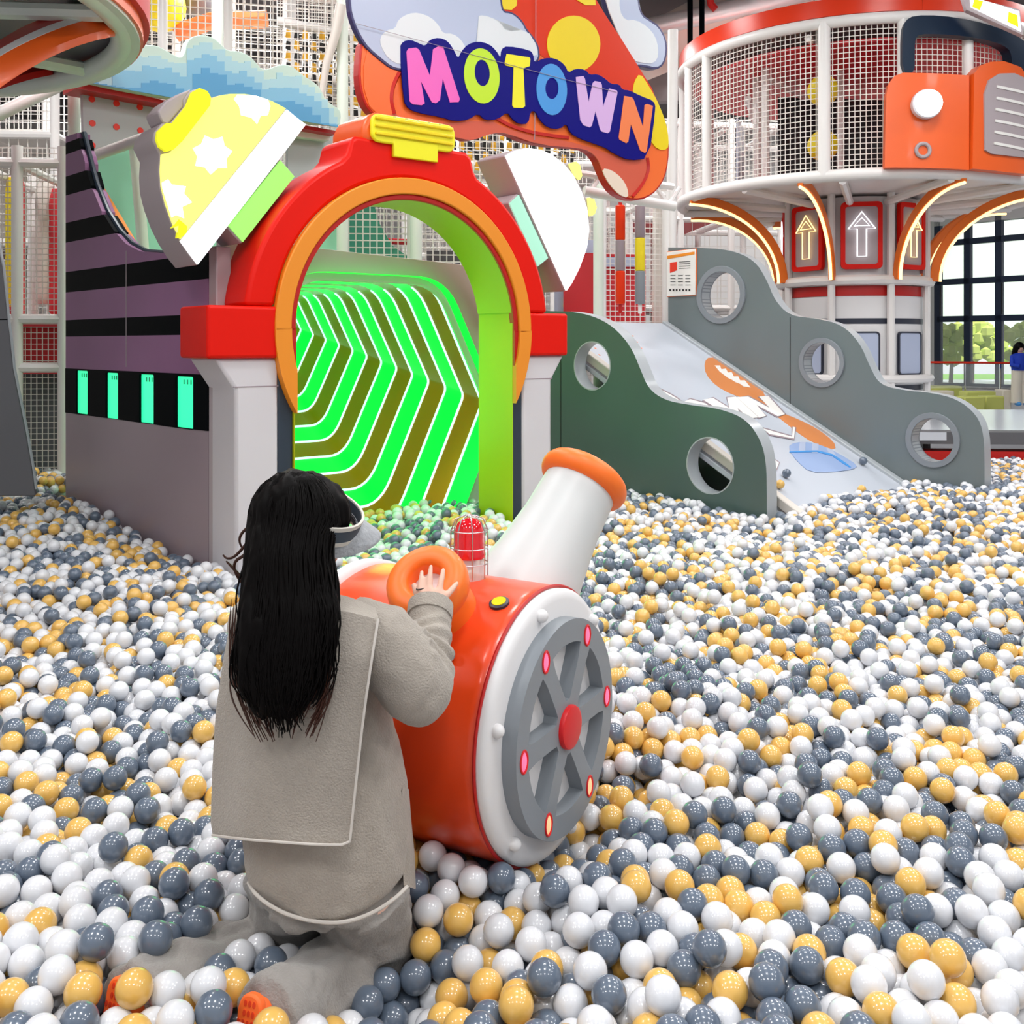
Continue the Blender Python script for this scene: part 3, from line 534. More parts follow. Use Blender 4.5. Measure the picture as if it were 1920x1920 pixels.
dec('letter_n', [(1612, 484), (1650, 490), (1660, 505), (1706, 640), (1714, 530), (1725, 524), (1755, 534), (1724, 760), (1715, 768), (1692, 756), (1645, 625), (1632, 712), (1622, 720), (1588, 702), (1585, 690)], 'lorg', .041, .008, tb)
obj('board_seam', MB().tube([PS.pt(*p, .046) for p in PS.pxs(Z2([(270, 125), (1320, 405), (1570, 465)]))], .0022, 4), 'taupe', sg)
obj('board_seam', MB().tube([PS.pt(*p, .02) for p in PS.pxs(Z2([(1178, -50), (1178, 160), (1172, 700)]))], .004, 4), 'taupe', sg)
# ================================================================ WAVY SIDED SLIDE
PRr = Pl(at(1845, 645, 9.0)-Vector((0, 0, CZ)), AX)
PLf = Pl(at(1437, 645, 7.86)-Vector((0, 0, CZ)), AX)
sl = thing('wavy_slide', 'wide grey slide between two wavy side panels with round portholes', 'slide', (2.2, 9.6, 0))
outR = smooth(PRr.pxs([(1846, 880), (1845, 815), (1832, 778), (1795, 748), (1745, 736), (1695, 732), (1650, 722), (1632, 690), (1612, 642), (1578, 608), (1530, 597), (1480, 592), (1452, 562), (1438, 525), (1415, 488), (1370, 468), (1300, 464)]), 2, False)
s1 = PRr.px(1253, 464); nearR = PRr.px(1846, 900)
hR = [(PRr.px(1352, 553), .31, .25), (PRr.px(1541, 680), .245, .20), (PRr.px(1749, 825), .25, .197)]
obj('side_panel', MB().prism(PRr, [(nearR[0], .02)]+outR+[(s1[0], s1[1]), (s1[0], .02)], .14, 0, [circ(c, q, 40) for c, r, q in hR], 0, 1), ['slate', 'edge'], sl)
for c, r, q in hR: 
    m = MB(); m.prism(PRr, circ(c, r, 48), .18, .022, [circ(c, q, 48)]); obj('porthole_ring', m, 'wheel', sl, bev=.012, seg=3)
for x, y0, y1 in ((1481, 592, 780),): obj('panel_joint', MB().prism(PRr, PRr.pxs([(x, y0+3), (x+1.3, y0+3), (x+1.3, 900), (x, 900)]), .01, .002), 'dark', sl, sm=0)
outL = smooth(PLf.pxs([(1438, 930), (1437, 870), (1428, 828), (1400, 786), (1350, 766), (1290, 759), (1245, 750), (1215, 728), (1200, 690), (1182, 648), (1150, 612), (1112, 592), (1070, 584)]), 2, False)
hL = [(PLf.px(1110, 686), .215), (PLf.px(1331, 873), .225)]
nearL = PLf.px(1438, 930)
obj('side_panel', MB().prism(PLf, [(nearL[0], .02)]+outL+[(2.9, 1.93), (2.9, .02)], .14, 0, [circ(c, q, 40) for c, q in hL], 0, 1), ['greenslate', 'edge'], sl, label='dark green-grey side panel')
for c, q in hL:
    m = MB(); m.prism(PLf, circ(c, q+.006, 48), .15, .003, [circ(c, q-.004, 48)]); obj('porthole_ring', m, 'edge', sl)
obj('panel_joint', MB().prism(PLf, PLf.pxs([(1051, 590), (1052.3, 590), (1052.3, 900), (1051, 900)]), .01, .002), 'dark', sl, sm=0)
# sliding surface
a_ = PRr.px(1250, 606); b_ = PRr.px(1665, 886)
A = PRr.pt(*a_); Bp = PRr.pt(*b_); e2 = (Bp-A).normalized()
wid = 2.18
PSl = Pl(A-TS*wid, TS, e2); PSl.n = PSl.n if PSl.n.z > 0 else -PSl.n
ln = (Bp-A).length+.45
obj('slide_bed', MB().prism(PSl, [(0, 0), (wid, 0), (wid, ln), (0, ln)], .05), 'slide', sl, bev=.01)
obj('side_rail', MB().prism(PSl, [(wid-.09, 0), (wid, 0), (wid, ln), (wid-.09, ln)], .06, .03), 'edge', sl, bev=.01)
obj('side_rail', MB().prism(PSl, [(0, 0), (.09, 0), (.09, ln+.1), (0, ln+.1)], .08, .10), 'beige', sl, bev=.01)
obj('platform', MB().box(PSl.pt(wid/2, -.0)+AX*.5+Vector((0, 0, -.03)), (2.3, 1.0, .06), Matrix.Rotation(math.atan2(.69, .724), 3, 'Z')), 'edge', sl, bev=.01)
def sdec(nm, L, mm, o=.002, conv=Z5):
    if nm.startswith('letter'): obj('letter_outline', MB().prism(PSl, PSl.pxs(conv(inset(L, -5))), .003, o-.0015), 'taupe', sl, sm=0)
    return obj(nm, MB().prism(PSl, PSl.pxs(conv(L)), .004, o), mm, sl, sm=0)
sdec('orange_print', smooth([(715, 262), (695, 285), (700, 330), (740, 375), (800, 408), (860, 425), (940, 465), (1000, 512), (1080, 575), (1140, 605), (1200, 622), (1192, 588), (1130, 540), (1060, 505), (985, 475), (935, 430), (915, 385), (850, 330), (780, 280)], 1), 'tan')
sdec('arrow_print', [(735, 298), (755, 298), (760, 312), (778, 310), (785, 325), (800, 324), (808, 340), (825, 340), (832, 355), (850, 355), (872, 382), (845, 378), (832, 368), (815, 362), (800, 352), (785, 345), (770, 333), (755, 322)], 'paper', .005)
sdec('letter_w', [(690, 430), (728, 424), (790, 462), (782, 422), (815, 418), (902, 498), (866, 502), (822, 462), (836, 502), (806, 503)], 'paper', .008)
sdec('letter_n', [(818, 420), (862, 418), (945, 462), (905, 418), (940, 416), (1003, 486), (975, 493), (895, 450), (930, 492), (905, 499)], 'paper', .008)
sdec('letter_stroke', [(918, 540), (1030, 572), (1034, 534), (1042, 536), (1038, 579), (945, 562)], 'paper', .008)
sdec('letter_stroke', [(925, 632), (980, 672), (966, 706), (925, 692)], 'paper', .008)
sdec('letter_o', smooth([(478, 375), (520, 388), (580, 418), (612, 442), (560, 440), (500, 432)], 1), 'paper', .008)
sdec('letter_stroke', [(612, 440), (640, 428), (700, 445), (760, 490), (700, 470)], 'paper', .008)
sdec('cap_print', smooth([(1020, 600), (1070, 590), (1130, 598), (1210, 635), (1285, 682), (1262, 697), (1190, 706), (1100, 708), (1050, 665), (1022, 625)], 1), 'palebl', .006)
for k, L in enumerate(([(1060, 592), (1082, 593), (1080, 632), (1055, 632)], [(1108, 596), (1132, 600), (1130, 635), (1105, 634)], [(1160, 612), (1185, 622), (1200, 648), (1172, 640)])): sdec('cap_stripe', L, 'cloudb', .009)
sdec('cap_line', smooth([(1020, 634), (1160, 630), (1250, 692), (1258, 688), (1162, 624), (1020, 628)], 1), 'lblue', .011)
d_ = MB()
for i in range(7):
    for j in range(7): 
        if i+j < 9: d_.prism(PSl, circ((.35+i*.14+(j % 2)*.07, .18+j*.13), .012, 8), .003, .002)
obj('dot_print', d_, 'lorg', sl, sm=0)
solo('pit_ball_on_slide', MB().ball(PSl.pt(.9, ln-.62, .037), .0375, 20), 'gball', 'single dark grey ball resting on the slide behind the lower left porthole', 'ball') if 0 else None
# notice on the slide panel
nt_ = thing('notice_board', 'small rules notice with orange heading fixed to the tall grey slide panel', 'notice', PRr.pt(*PRr.px(1279, 555), .02))
obj('board', MB().prism(PRr, PRr.pxs([(1253, 473), (1306, 467), (1306, 553), (1253, 556)]), .02, .025), 'paper', nt_, bev=.003)
obj('heading', MB().prism(PRr, PRr.pxs([(1254, 480), (1305, 472), (1305, 477), (1254, 486)]), .004, .029), 'amber', nt_, sm=0)
obj('picture', MB().prism(PRr, PRr.pxs([(1259, 493), (1272, 491), (1272, 507), (1259, 512)]), .004, .029), 'dotr', nt_, sm=0)
m = MB()
for i in range(4): m.prism(PRr, PRr.pxs([(1276, 491+i*4), (1297, 490+i*4), (1297, 491+i*4), (1276, 492+i*4)]), .003, .029)
for i in range(4):
    for j in range(3): m.prism(PRr, PRr.pxs([(1260+j*14, 516+i*6), (1269+j*14, 516+i*6), (1269+j*14, 517+i*6), (1260+j*14, 517+i*6)]), .003, .029)
for i in range(7): m.prism(PRr, PRr.pxs([(1258+i*6, 542), (1261+i*6, 542), (1261+i*6, 546), (1258+i*6, 546)]), .003, .029)
obj('print', m, 'black2', nt_, sm=0)
obj('border', MB().prism(PRr, PRr.pxs([(1252, 472), (1307, 466), (1307, 554), (1252, 557)]), .012, .014), 'lorg', nt_, sm=0)
# ================================================================ ROUND TRAM TOWER
TC = Vector((4.67, 14, 0)); RR = 2.33
def cyl(r, phi, z, c=TC): return Vector((c.x+r*math.sin(phi), c.y-r*math.cos(phi), z))
def cpx(x, y, r=RR, c=TC):
    d = ray(x, y); ox, oy = -c.x, -c.y; A_ = d.x**2+d.y**2; B_ = 2*(ox*d.x+oy*d.y); C_ = ox*ox+oy*oy-r*r
    k = max(0, B_*B_-4*A_*C_); k = (-B_-math.sqrt(k))/(2*A_); Q = CAM+d*k; return (math.atan2(Q.x-c.x, -(Q.y-c.y)), Q.z)
def ringpt(r, z, a0=0, a1=2*PI, n=72, c=TC): return [cyl(r, a0+(a1-a0)*i/n, z, c) for i in range(n+(0 if a1-a0 > 6.28 else 1))]
zl_, zt2 = 3.55, 5.33
tw = thing('tram_tower', 'raised round tram shaped play cabin with net sides on a white drum core', 'play tower', TC)
obj('lower_rim', MB().tube(ringpt(RR, zl_), .075, 10, closed=True), 'pipe', tw)
obj('upper_rim', MB().tube(ringpt(RR, zt2), .07, 10, closed=True), 'pipe', tw)
def band(r, z0, z1, th, a0, a1, n=48, c=TC):
    m = MB(); v = []
    for i in range(n+1):
        a = a0+(a1-a0)*i/n; v += [cyl(r, a, z0, c), cyl(r, a, z1, c), cyl(r-th, a, z1, c), cyl(r-th, a, z0, c)]
    f = [(4*i+j, 4*i+(j+1) % 4, 4*i+4+(j+1) % 4, 4*i+4+j) for i in range(n) for j in range(4)]+[(0, 1, 2, 3), tuple(4*n+j for j in (3, 2, 1, 0))]
    return m.add(v, f)
obj('canopy_band', band(RR+.02, 5.40, 5.60, .2, 0, 2*PI-.001, 72), 'sred', tw, label='red orange rim of the roof')
obj('roof', MB().lathe(TC+Vector((0, 0, 5.42)), (0, 0, 1), [(0, RR-.1), (.03, RR-.1)], 48), 'white', tw)
obj('floor_deck', MB().lathe(TC+Vector((0, 0, zl_-.02)), (0, 0, 1), [(0, RR-.05), (.06, RR-.05)], 48), 'pipe', tw)
obj('floor_mat', MB().lathe(TC+Vector((0, 0, zl_+.05)), (0, 0, 1), [(0, RR-.2), (.03, RR-.2)], 48), 'redp', tw)
for k in range(12):
    a = 2*PI*k/12+.15; obj('floor_spoke', MB().tube([cyl(.9, a, zl_-.13), cyl(RR, a, zl_-.06)], .05, 8), 'pipe', tw)
posts = [cpx(x, 200)[0] for x in (1292, 1325, 1545, 1692, 1815)]
for a in posts+[PI*.75, PI, PI*1.25, -1.9, 2.0]: obj('post', MB().tube([cyl(RR, a, zl_), cyl(RR, a, zt2)], .06 if a != posts[2] else .075, 10), 'pipe', tw)
nm = MB(); nm.net(lambda u, v: cyl(RR-.03, u, v), -1.6, .62, zl_+.05, zt2-.05, .062/RR, .062, .0062, seg=34); obj('side_net', nm, 'cord', tw, sm=0)
nm = MB(); nm.net(lambda u, v: cyl(RR-.03, u, v), .62, 1.5, 4.55, zt2-.05, .062/RR, .062, .0062, seg=14); obj('side_net', nm, 'cord', tw, sm=0)
for k in range(6):
    a = 2*PI*k/6+.5; obj('ceiling_bar', MB().tube([cyl(.2, a, 5.2), cyl(RR-.05, a, 5.2)], .045, 8), 'pipe', tw)
# inner furniture of the cabin
m = MB(); m.tube([cyl(.75, a, zl_+.05) for a in ()]+[cyl(.9, -.5, zl_), cyl(.9, -.5, 5.4)], .05, 8); obj('inner_post', m, 'pipe', tw)
obj('inner_post', MB().tube([cyl(1.5, -1.25, zl_), cyl(1.5, -1.25, 5.4)], .05, 8), 'pipe', tw)
obj('inner_post', MB().tube([cyl(1.7, -1.0, zl_), cyl(1.7, -1.0, 5.4)], .05, 8), 'pipe', tw)
obj('inner_rail', MB().tube([cyl(1.7, -1.0, 5.0), cyl(1.9, 2.8, 5.0)], .045, 8), 'pipe', tw)
obj('inner_rail', MB().tube([cyl(1.6, -1.3, 4.85), cyl(1.6, -2.4, 4.9)], .045, 8), 'pipe', tw)
obj('dark_screen', MB().lathe(TC+Vector((.35, .5, zl_)), (0, 0, 1), [(0.1, .75), (1.6, .75)], 20), 'navy' if 0 else 'black', tw, sm=30) if 0 else None
nm = MB(); PI_ = Pl(cyl(.2, 0, 0)+Vector((-1.0, .3, 0)), (1, .12, 0)); nm.prism(PI_, [(0, zl_+.1), (1.9, zl_+.1), (1.9, 5.0), (0, 5.0)], .03); obj('interior_dark_sheet', nm, 'dark', tw, sm=0, label='dark sheet added behind the net for the dim cabin interior')  # added dark sheet; its colour stands in for the cabin's dim interior
PJ = Pl(cyl(1.7, -1.35, 0), (.35, 1, 0)); obj('inner_banner', MB().prism(PJ, [(0, zl_+.1), (.7, zl_+.1), (.7, 4.6), (0, 4.6)], .03), 'cloudb', tw, sm=0, label='pale lilac inner panel')
obj('red_ceiling_pad', MB().prism(Pl(TC+Vector((0, 0, 5.12)), (1, 0, 0), (0, 1, 0)), circ((0, 0), 2.15, 36), .04), 'redp', tw, sm=0)
# front cab: navy window frame, orange panels, grille
def cpatch(nm, L, r, th, mm, par=tw, holes=(), pxr=RR+.1, bev=.01, **k):
    """outline of sight-line points on the cabin's curved skin, thickened radially"""
    P = [cpx(x, y, pxr) for x, y in L]; Hh = [[cpx(x, y, pxr) for x, y in h] for h in holes]
    loops = [clean(P)]+[clean(h) for h in Hh]
    flat = [p for q in loops for p in q]; n = len(flat); m = MB()
    # dense strip mesh: cut outline into columns so that it follows the curve
    tri = geometry.tessellate_polygon([[Vector((a*pxr, b, 0)) for a, b in q] for q in loops])
    bm = bmesh.new(); vs = [bm.verts.new((a*pxr, b, 0)) for a, b in flat]
    for t in tri:
        try: bm.faces.new([vs[i] for i in t])
        except ValueError: pass
    bmesh.ops.recalc_face_normals(bm, faces=bm.faces)
    a0, a1 = min(a for a, b in flat)*pxr, max(a for a, b in flat)*pxr; x = a0+.12
    while x < a1-.02:
        bmesh.ops.bisect_plane(bm, geom=bm.verts[:]+bm.edges[:]+bm.faces[:], plane_co=(x, 0, 0), plane_no=(1, 0, 0)); x += .12
    bmesh.ops.dissolve_degenerate(bm, edges=bm.edges, dist=1e-4)
    ret = bmesh.ops.extrude_face_region(bm, geom=bm.faces[:]); 
    for g_ in ret['geom']:
        if isinstance(g_, bmesh.types.BMVert): g_.co.z = -th
    bm.verts.index_update(); 
    mb = MB(); mb.add([cyl(r+v.co.z, v.co.x/pxr, v.co.y) for v in bm.verts], [tuple(v.index for v in f.verts) for f in bm.faces]); bm.free()
    return obj(nm, mb, mm, par, sm=35, **k)
nav = smooth([(1690, 140), (1690, 60), (1696, 40), (1712, 31), (1760, 31), (1820, 40), (1870, 55), (1912, 74), (1919, 90), (1919, 140), (1912, 140), (1904, 138), (1893, 134), (1891, 105), (1885, 92), (1860, 80), (1810, 70), (1760, 66), (1722, 66), (1714, 74), (1713, 95), (1713, 140)], 1)
cpatch('window_surround', nav, RR+.14, .12, 'navyd')
pA = [(1657, 316), (1660, 180), (1664, 160), (1675, 145), (1690, 139), (1811, 144), (1811, 320)]
cpatch('front_panel', pA, RR+.16, .14, 'orange', label='orange front panel with headlamp')
pB = [(1813, 319), (1816, 142), (1826, 128), (1845, 120), (1870, 119), (1900, 130), (1913, 150), (1919, 200), (1919, 330), (1880, 326)]
cpatch('nose_panel', pB, RR+.2, .18, 'orange', label='orange curved nose panel')
gr = [(1833, 285), (1832, 180), (1840, 155), (1858, 143), (1885, 142), (1912, 155), (1916, 200), (1916, 300), (1880, 296), (1845, 292)]
gp = cpatch('grille', gr, RR+.225, .03, 'greyv', label='grey nose grille')
for k in range(6):
    y = 165+k*21; cpatch('grille_bar', [(1853-k, y), (1912, y+14), (1912, y+19), (1853-k, y+5)], RR+.235, .02, 'paper', gp)
hp = cpx(1733, 198, RR+.16); hc = cyl(RR+.16, hp[0], hp[1]); hn = (cyl(1, hp[0], 0)-TC).normalized()
hl = obj('headlamp', MB().lathe(hc, hn, [(-.02, .15), (.03, .165), (.09, .165), (.11, .14)], 28), 'lgrey', tw)
obj('lamp_lens', MB().ball(hc+hn*.12, (.15, .15, .15), 20), 'neonw', hl)
hp2 = cpx(1730, 282, RR+.16); h2 = cyl(RR+.17, hp2[0], hp2[1])
obj('knob_ring', MB().tube([h2+(Vector((0, 0, 1))*math.cos(t)+hn.cross(Vector((0, 0, 1)))*math.sin(t))*.075 for t in [2*PI*i/24 for i in range(24)]], .022, 8, closed=True), 'greyv', tw)
# core drum
for k in range(8):
    a = 2*PI*k/8+math.radians(10)
    obj('core_post', MB().tube([cyl(.95, a, .04), cyl(.95, a, zl_)], .05, 8), 'pipe', tw)
obj('core_ring', MB().tube(ringpt(.97, 2.42, n=48), .065, 8, closed=True), 'pipe', tw)
obj('core_ring', MB().tube(ringpt(.97, 1.15, n=48), .055, 8, closed=True), 'pipe', tw)
obj('core_lower_wall', MB().lathe(TC+Vector((0, 0, .04)), (0, 0, 1), [(0, .88), (2.2, .88)], 48, caps=False), 'white', tw)
obj('core_red_band', MB().lathe(TC+Vector((0, 0, 2.22)), (0, 0, 1), [(0, .89), (.13, .89)], 48, caps=False), 'deepred', tw)
obj('core_dark_stripe', MB().lathe(TC+Vector((0, 0, 1.86)), (0, 0, 1), [(0, .885), (.07, .885)], 48, caps=False), 'signr', tw)
obj('core_dark_stripe', MB().lathe(TC+Vector((0, 0, 1.0)), (0, 0, 1), [(0, .885), (.07, .885)], 48, caps=False), 'signr', tw)
obj('core_upper_wall', MB().lathe(TC+Vector((0, 0, 2.45)), (0, 0, 1), [(0, .84), (1.05, .84)], 48, caps=False), 'white', tw)
for k in range(8):
    a = math.radians(-12.4)+2*PI*k/8
    c = cyl(.90, a, 0); tng = Vector((math.cos(a), math.sin(a), 0)); P = Pl(c, tng); nrm = (c-TC).normalized(); P.n = nrm
    if nrm.y > .5: continue
    w_ = .255
    fo = rrect(-w_, 2.56, w_, 3.42, .06); fi = rrect(-w_+.055, 2.62, w_-.055, 3.36, .04)
    fr = obj('window_frame', MB().prism(P, fo, .06, .04, [fi]), 'red', tw, bev=.01)
    obj('pane', MB().prism(P, fi, .01, .02), 'greyv', fr, sm=0)
    L = [(0, .29), (.175, .07), (.06, .07), (.06, -.28), (-.06, -.28), (-.06, .07), (-.175, .07)]
    obj('neon_arrow', MB().tube([P.pt(x_*.95, 3.0+y_, .05) for x_, y_ in L], .0085, 6, closed=True), 'neonw' if k in (0, 6) else 'neono', fr)
    obj('neon_arrow', MB().tube([P.pt(x_*.95, 3.0+y_, .05) for x_, y_ in [(0, .215), (.1, .11), (-.1, .11)]], .007, 6, closed=True), 'neonw' if k in (0, 6) else 'neono', fr)
    lp = rrect(-w_*.9, 1.2, w_*.9, 1.76, .05); lq = rrect(-w_*.9+.02, 1.22, w_*.9-.02, 1.74, .04)
    obj('lower_window_line', MB().prism(P, lp, .03, .0, [lq]), 'signr', tw, sm=0)
    obj('lower_window_panel', MB().prism(P, lq, .02, -.008), 'cloudb', tw, sm=0)
# curved struts with neon
for k in range(8):
    a = math.radians(-78+45*k); pts = []
    for i in range(17):
        t = i/16*PI/2; r = 1.04+(RR-1.0)*(1-math.cos(t)); z = 2.42+(zl_-2.46)*math.sin(t); pts.append((r, z))
    tg = Vector((math.cos(a), math.sin(a), 0)); m = MB(); v = []
    for r, z in pts:
        c = cyl(r, a, z); c2 = cyl(r+.02, a, z)
        v.append((c, r, z))
    vs = []; 
    for i, (c, r, z) in enumerate(v):
        j0, j1 = max(0, i-1), min(16, i+1); d = (v[j1][0]-v[j0][0]).normalized(); nn = tg.cross(d).normalized()
        vs += [c+tg*.035+nn*.055, c-tg*.035+nn*.055, c-tg*.035-nn*.055, c+tg*.035-nn*.055]
    m.add(vs, [(4*i+j, 4*i+(j+1) % 4, 4*i+4+(j+1) % 4, 4*i+4+j) for i in range(16) for j in range(4)]+[(3, 2, 1, 0), (64, 65, 66, 67)])
    st = obj('curved_strut', m, 'struto', tw, bev=.012, sm=35)
    sgnn = [c+Vector((0, 0, 0)) for c, r, z in v]; out = []
    for i, (c, r, z) in enumerate(v):
        j0, j1 = max(0, i-1), min(16, i+1); d = (v[j1][0]-v[j0][0]).normalized(); nn = tg.cross(d).normalized(); nn = nn if nn.z < 0 or (nn.z == 0) else -nn
        out.append(c+nn*.068)
    obj('neon_strip', MB().tube(out, .02, 6), 'neono', st)
# yellow punch balls hung in the cabin
for y, lab in ((170, 'upper yellow foam ball hanging behind the cabin net'), (273, 'lower yellow foam ball hanging behind the cabin net')):
    p = at(1543, y, 12.35); solo('foam_ball', MB().ball(p, .185, 20), 'ylw', lab, 'ball', 'yellow foam balls in the cabin', sm=60)
solo('hanging_pole', MB().tube([at(1548, 100, 12.35), at(1548, 170, 12.35), at(1546, 318, 12.35)], .03, 8), 'redp', 'red rope pole threading the two yellow foam balls', 'pole')
bx = thing('lit_box_sign', 'bright yellow and white lit box at the roof edge of the tram cabin', 'light', at(1870, 30, 11.6))
PL_ = Pl(at(1870, 30, 11.2), (1, -.2, 0))
obj('box_case', MB().prism(PL_, PL_.pxs([(1803, -10), (1912, 18), (1919, 66), (1812, 18)]), .1), 'greyv', bx, sm=0)
obj('lit_face', MB().prism(PL_, PL_.pxs([(1818, -6), (1910, 22), (1914, 60), (1820, 14)]), .02, .02), 'lampw', bx, sm=0)
obj('yellow_patch', MB().prism(PL_, PL_.pxs([(1826, 0), (1842, 4), (1836, 20), (1822, 14)]), .02, .03), 'lampyy', bx, sm=0)
obj('yellow_patch', MB().prism(PL_, PL_.pxs([(1890, 24), (1906, 30), (1908, 52), (1888, 42)]), .02, .03), 'lampyy', bx, sm=0)
# ================================================================ UPPER LEFT ROUND PLATFORM
LC = Vector((-4.6, 6.05, 0)); LR = 2.15
lp_ = thing('round_platform', 'underside of a raised round platform with pale pipe rim and broad curved orange arch', 'play tower', LC)
zb2 = 3.64
obj('rim_pipe', MB().tube([cyl(LR, 2*PI*i/72, zb2, LC) for i in range(72)], .075, 10, closed=True), 'mint', lp_)
obj('rim_band', band(LR+.13, zb2-.03, zb2+.35, .05, 0, 2*PI-.001, 72, LC), 'orange', lp_)
obj('rim_red_band', band(LR+.17, zb2+.05, zb2+.5, .04, 0, 2*PI-.001, 72, LC), 'redp', lp_)
obj('rim_lip', band(LR+.11, zb2-.05, zb2+.02, .1, 0, 2*PI-.001, 72, LC), 'mint', lp_)
obj('deck', MB().lathe(LC+Vector((0, 0, zb2+.08)), (0, 0, 1), [(0, LR), (.05, LR)], 48), 'steelgrey', lp_)
obj('deck_pad', MB().lathe(LC+Vector((0, 0, zb2+.04)), (0, 0, 1), [(0, 1.2), (.03, 1.2)], 48), 'tealn' if 0 else 'greenslate', lp_)
for k in range(9):
    a = 2*PI*k/9+.3; obj('spoke', MB().tube([cyl(.3, a, zb2-.02, LC), cyl(LR, a, zb2-.0, LC)], .055, 8), 'mint', lp_)
def strip(pa, pb, par, nm, mm, th=.05):
    m = MB(); n = len(pa); off = Vector((0, 0, th))
    v = pa+pb+[p+off for p in pa]+[p+off for p in pb]
    f = []
    for i in range(n-1): f += [(i, i+1, n+i+1, n+i), (2*n+i, 2*n+i+1, 3*n+i+1, 3*n+i), (i, i+1, 2*n+i+1, 2*n+i), (n+i, n+i+1, 3*n+i+1, 3*n+i)]
    f += [(0, n, 3*n, 2*n), (n-1, 2*n-1, 4*n-1, 3*n-1)]
    return obj(nm, m.add(v, f), mm, par)
def arcp(L, d0, d1, n=16):
    L = smooth(L, 2, False); N = len(L); return [at(L[i][0], L[i][1], d0+(d1-d0)*i/(N-1)) for i in range(N)]
strip(arcp([(206, 44), (150, 55), (80, 80), (0, 120), (-60, 165)], 6.55, 5.6), arcp([(216, 68), (160, 80), (90, 108), (0, 162), (-50, 210)], 6.5, 5.55), lp_, 'arch_strut', 'orange')
strip(arcp([(196, 36), (150, 44), (80, 66), (0, 106), (-60, 150)], 6.6, 5.65), arcp([(206, 44), (150, 54), (80, 79), (0, 119), (-60, 164)], 6.56, 5.6), lp_, 'arch_trim', 'pipe')
strip(arcp([(190, 33), (140, 33), (60, 55), (0, 90), (-60, 130)], 6.75, 5.8), arcp([(196, 36), (150, 44), (80, 66), (0, 106), (-60, 150)], 6.62, 5.7), lp_, 'arch_side', 'deepred')
strip(arcp([(100, 138), (60, 132), (20, 140), (-10, 152)], 7.9, 7.4), arcp([(100, 140), (60, 148), (20, 160), (-10, 172)], 7.8, 7.3), lp_, 'arch_side', 'deepred')
solo('tower_post', MB().tube([Vector((at(139, 500, 8.75).x, 8.75, .1)), at(139, 130, 8.75)], .052, 14), 'mint', 'tall white pole rising beside the striped wall under the round platform', 'post')
# ================================================================ PIXEL CLOUD BOARD
PX = Pl(at(150, 155, 8.2), (.73, .68, 0))
cb = thing('pixel_cloud_board', 'wavy blue pixel cloud board above the striped wall and mushroom lamp', 'sign', PX.pt(1.2, -.6, -.1))
cloud = Z1([(455, 405), (450, 430), (480, 455), (560, 475), (700, 505), (950, 550), (1400, 625), (1910, 720), (1920, 640), (1905, 610), (1870, 590), (1830, 560), (1810, 510), (1780, 470), (1730, 440), (1690, 410), (1650, 375), (1600, 362), (1550, 370), (1510, 390), (1470, 388), (1440, 350), (1400, 310), (1340, 285), (1280, 285), (1240, 245), (1200, 210), (1140, 195), (1080, 205), (1050, 240), (1040, 300), (1015, 325), (980, 310), (930, 280), (880, 255), (820, 250), (770, 265), (730, 298), (690, 285), (650, 300), (600, 340), (500, 390)])
sc_ = smooth(cloud, 1)
obj('board', MB().prism(PX, PX.pxs(sc_), .1), 'blue4', cb, bev=.006)
def pixband(y_off, mm, o_, step=12, jit=7):
    """stair-stepped pixel band following the top edge of the board"""
    top = sorted([(x, y) for x, y in sc_ if 1]); 
    def ty(x):
        ys = [y for xx, y in sc_ if abs(xx-x) < 9]; return min(ys) if ys else 160
    def by(x): return 155+(x-150)*.176
    rr = random.Random(3+y_off); up = []; x = 168 if y_off > 14 else 158
    while x < 628:
        t_ = max(ty(x+q) for q in (-6, 0, 6))+y_off+rr.choice((0, 0, 6, jit)); t_ = min(t_, by(x)-3); up += [(x, t_), (min(x+step, 632), t_)]; x += step
    poly = up+[(632, by(632)-1), (168, by(168)-2)]
    obj('pixel_band', MB().prism(PX, PX.pxs(poly), .01, o_), mm, cb, sm=0)
pixband(14, 'blue3', .006); pixband(36, 'blue2', .010, 14); pixband(62, 'blue1', .014, 16)
solo('shelf_edge', MB().prism(PX.back(.06), PX.pxs([(150, 148), (150, 162), (320, 194), (640, 250), (640, 243), (320, 186)]), .3, -.02), 'deepred', 'dark red ledge under the blue pixel cloud board', 'ledge')
PD = PX.back(.25)
dt = thing('dotted_panel', 'pale grey panel with red dots under the pixel cloud board', 'panel', PD.pt(.4, -1.4))
obj('board', MB().prism(PD, PD.pxs([(154, 158), (330, 192), (330, 245), (158, 300)]), .05), 'dots', dt, sm=0)
for x, y in ((172, 186), (218, 194), (262, 201), (173, 231), (218, 238), (263, 245), (173, 273)):
    obj('red_dot', MB().prism(PD, circ(PD.px(x, y), .027, 16), .012, .006), 'dotr', dt, sm=0)
solo('slanted_pipe', MB().tube([at(158, 299, 8.6), at(262, 262, 8.0), at(300, 250, 7.8)], .045, 10), 'pipe', 'pink-white pipe slanting up towards the yellow mushroom lamp', 'pipe')
solo('white_post', MB().tube([PD.pt(.98, .2-2, -.2)+Vector((0, 0, -2.6)), at(251, 255, 8.9)], .05, 10), 'mint', 'white upright post standing behind the left mushroom lamp', 'post')
PG = Pl(at(200, 400, 9.2), (.9, .43, 0))
solo('green_net_panel', MB().prism(PG, PG.pxs([(150, 290), (330, 240), (420, 240), (420, 500), (150, 500)]), .03), 'mintp', 'mint green padded screen behind the swooping top of the striped wall', 'panel')
solo('pale_rail', MB().prism(PX.back(.1), PX.pxs([(560, 235), (640, 245), (640, 258), (560, 248)]), .2, -.1), 'pipe', 'pale rail under the right end of the pixel cloud board', 'rail')
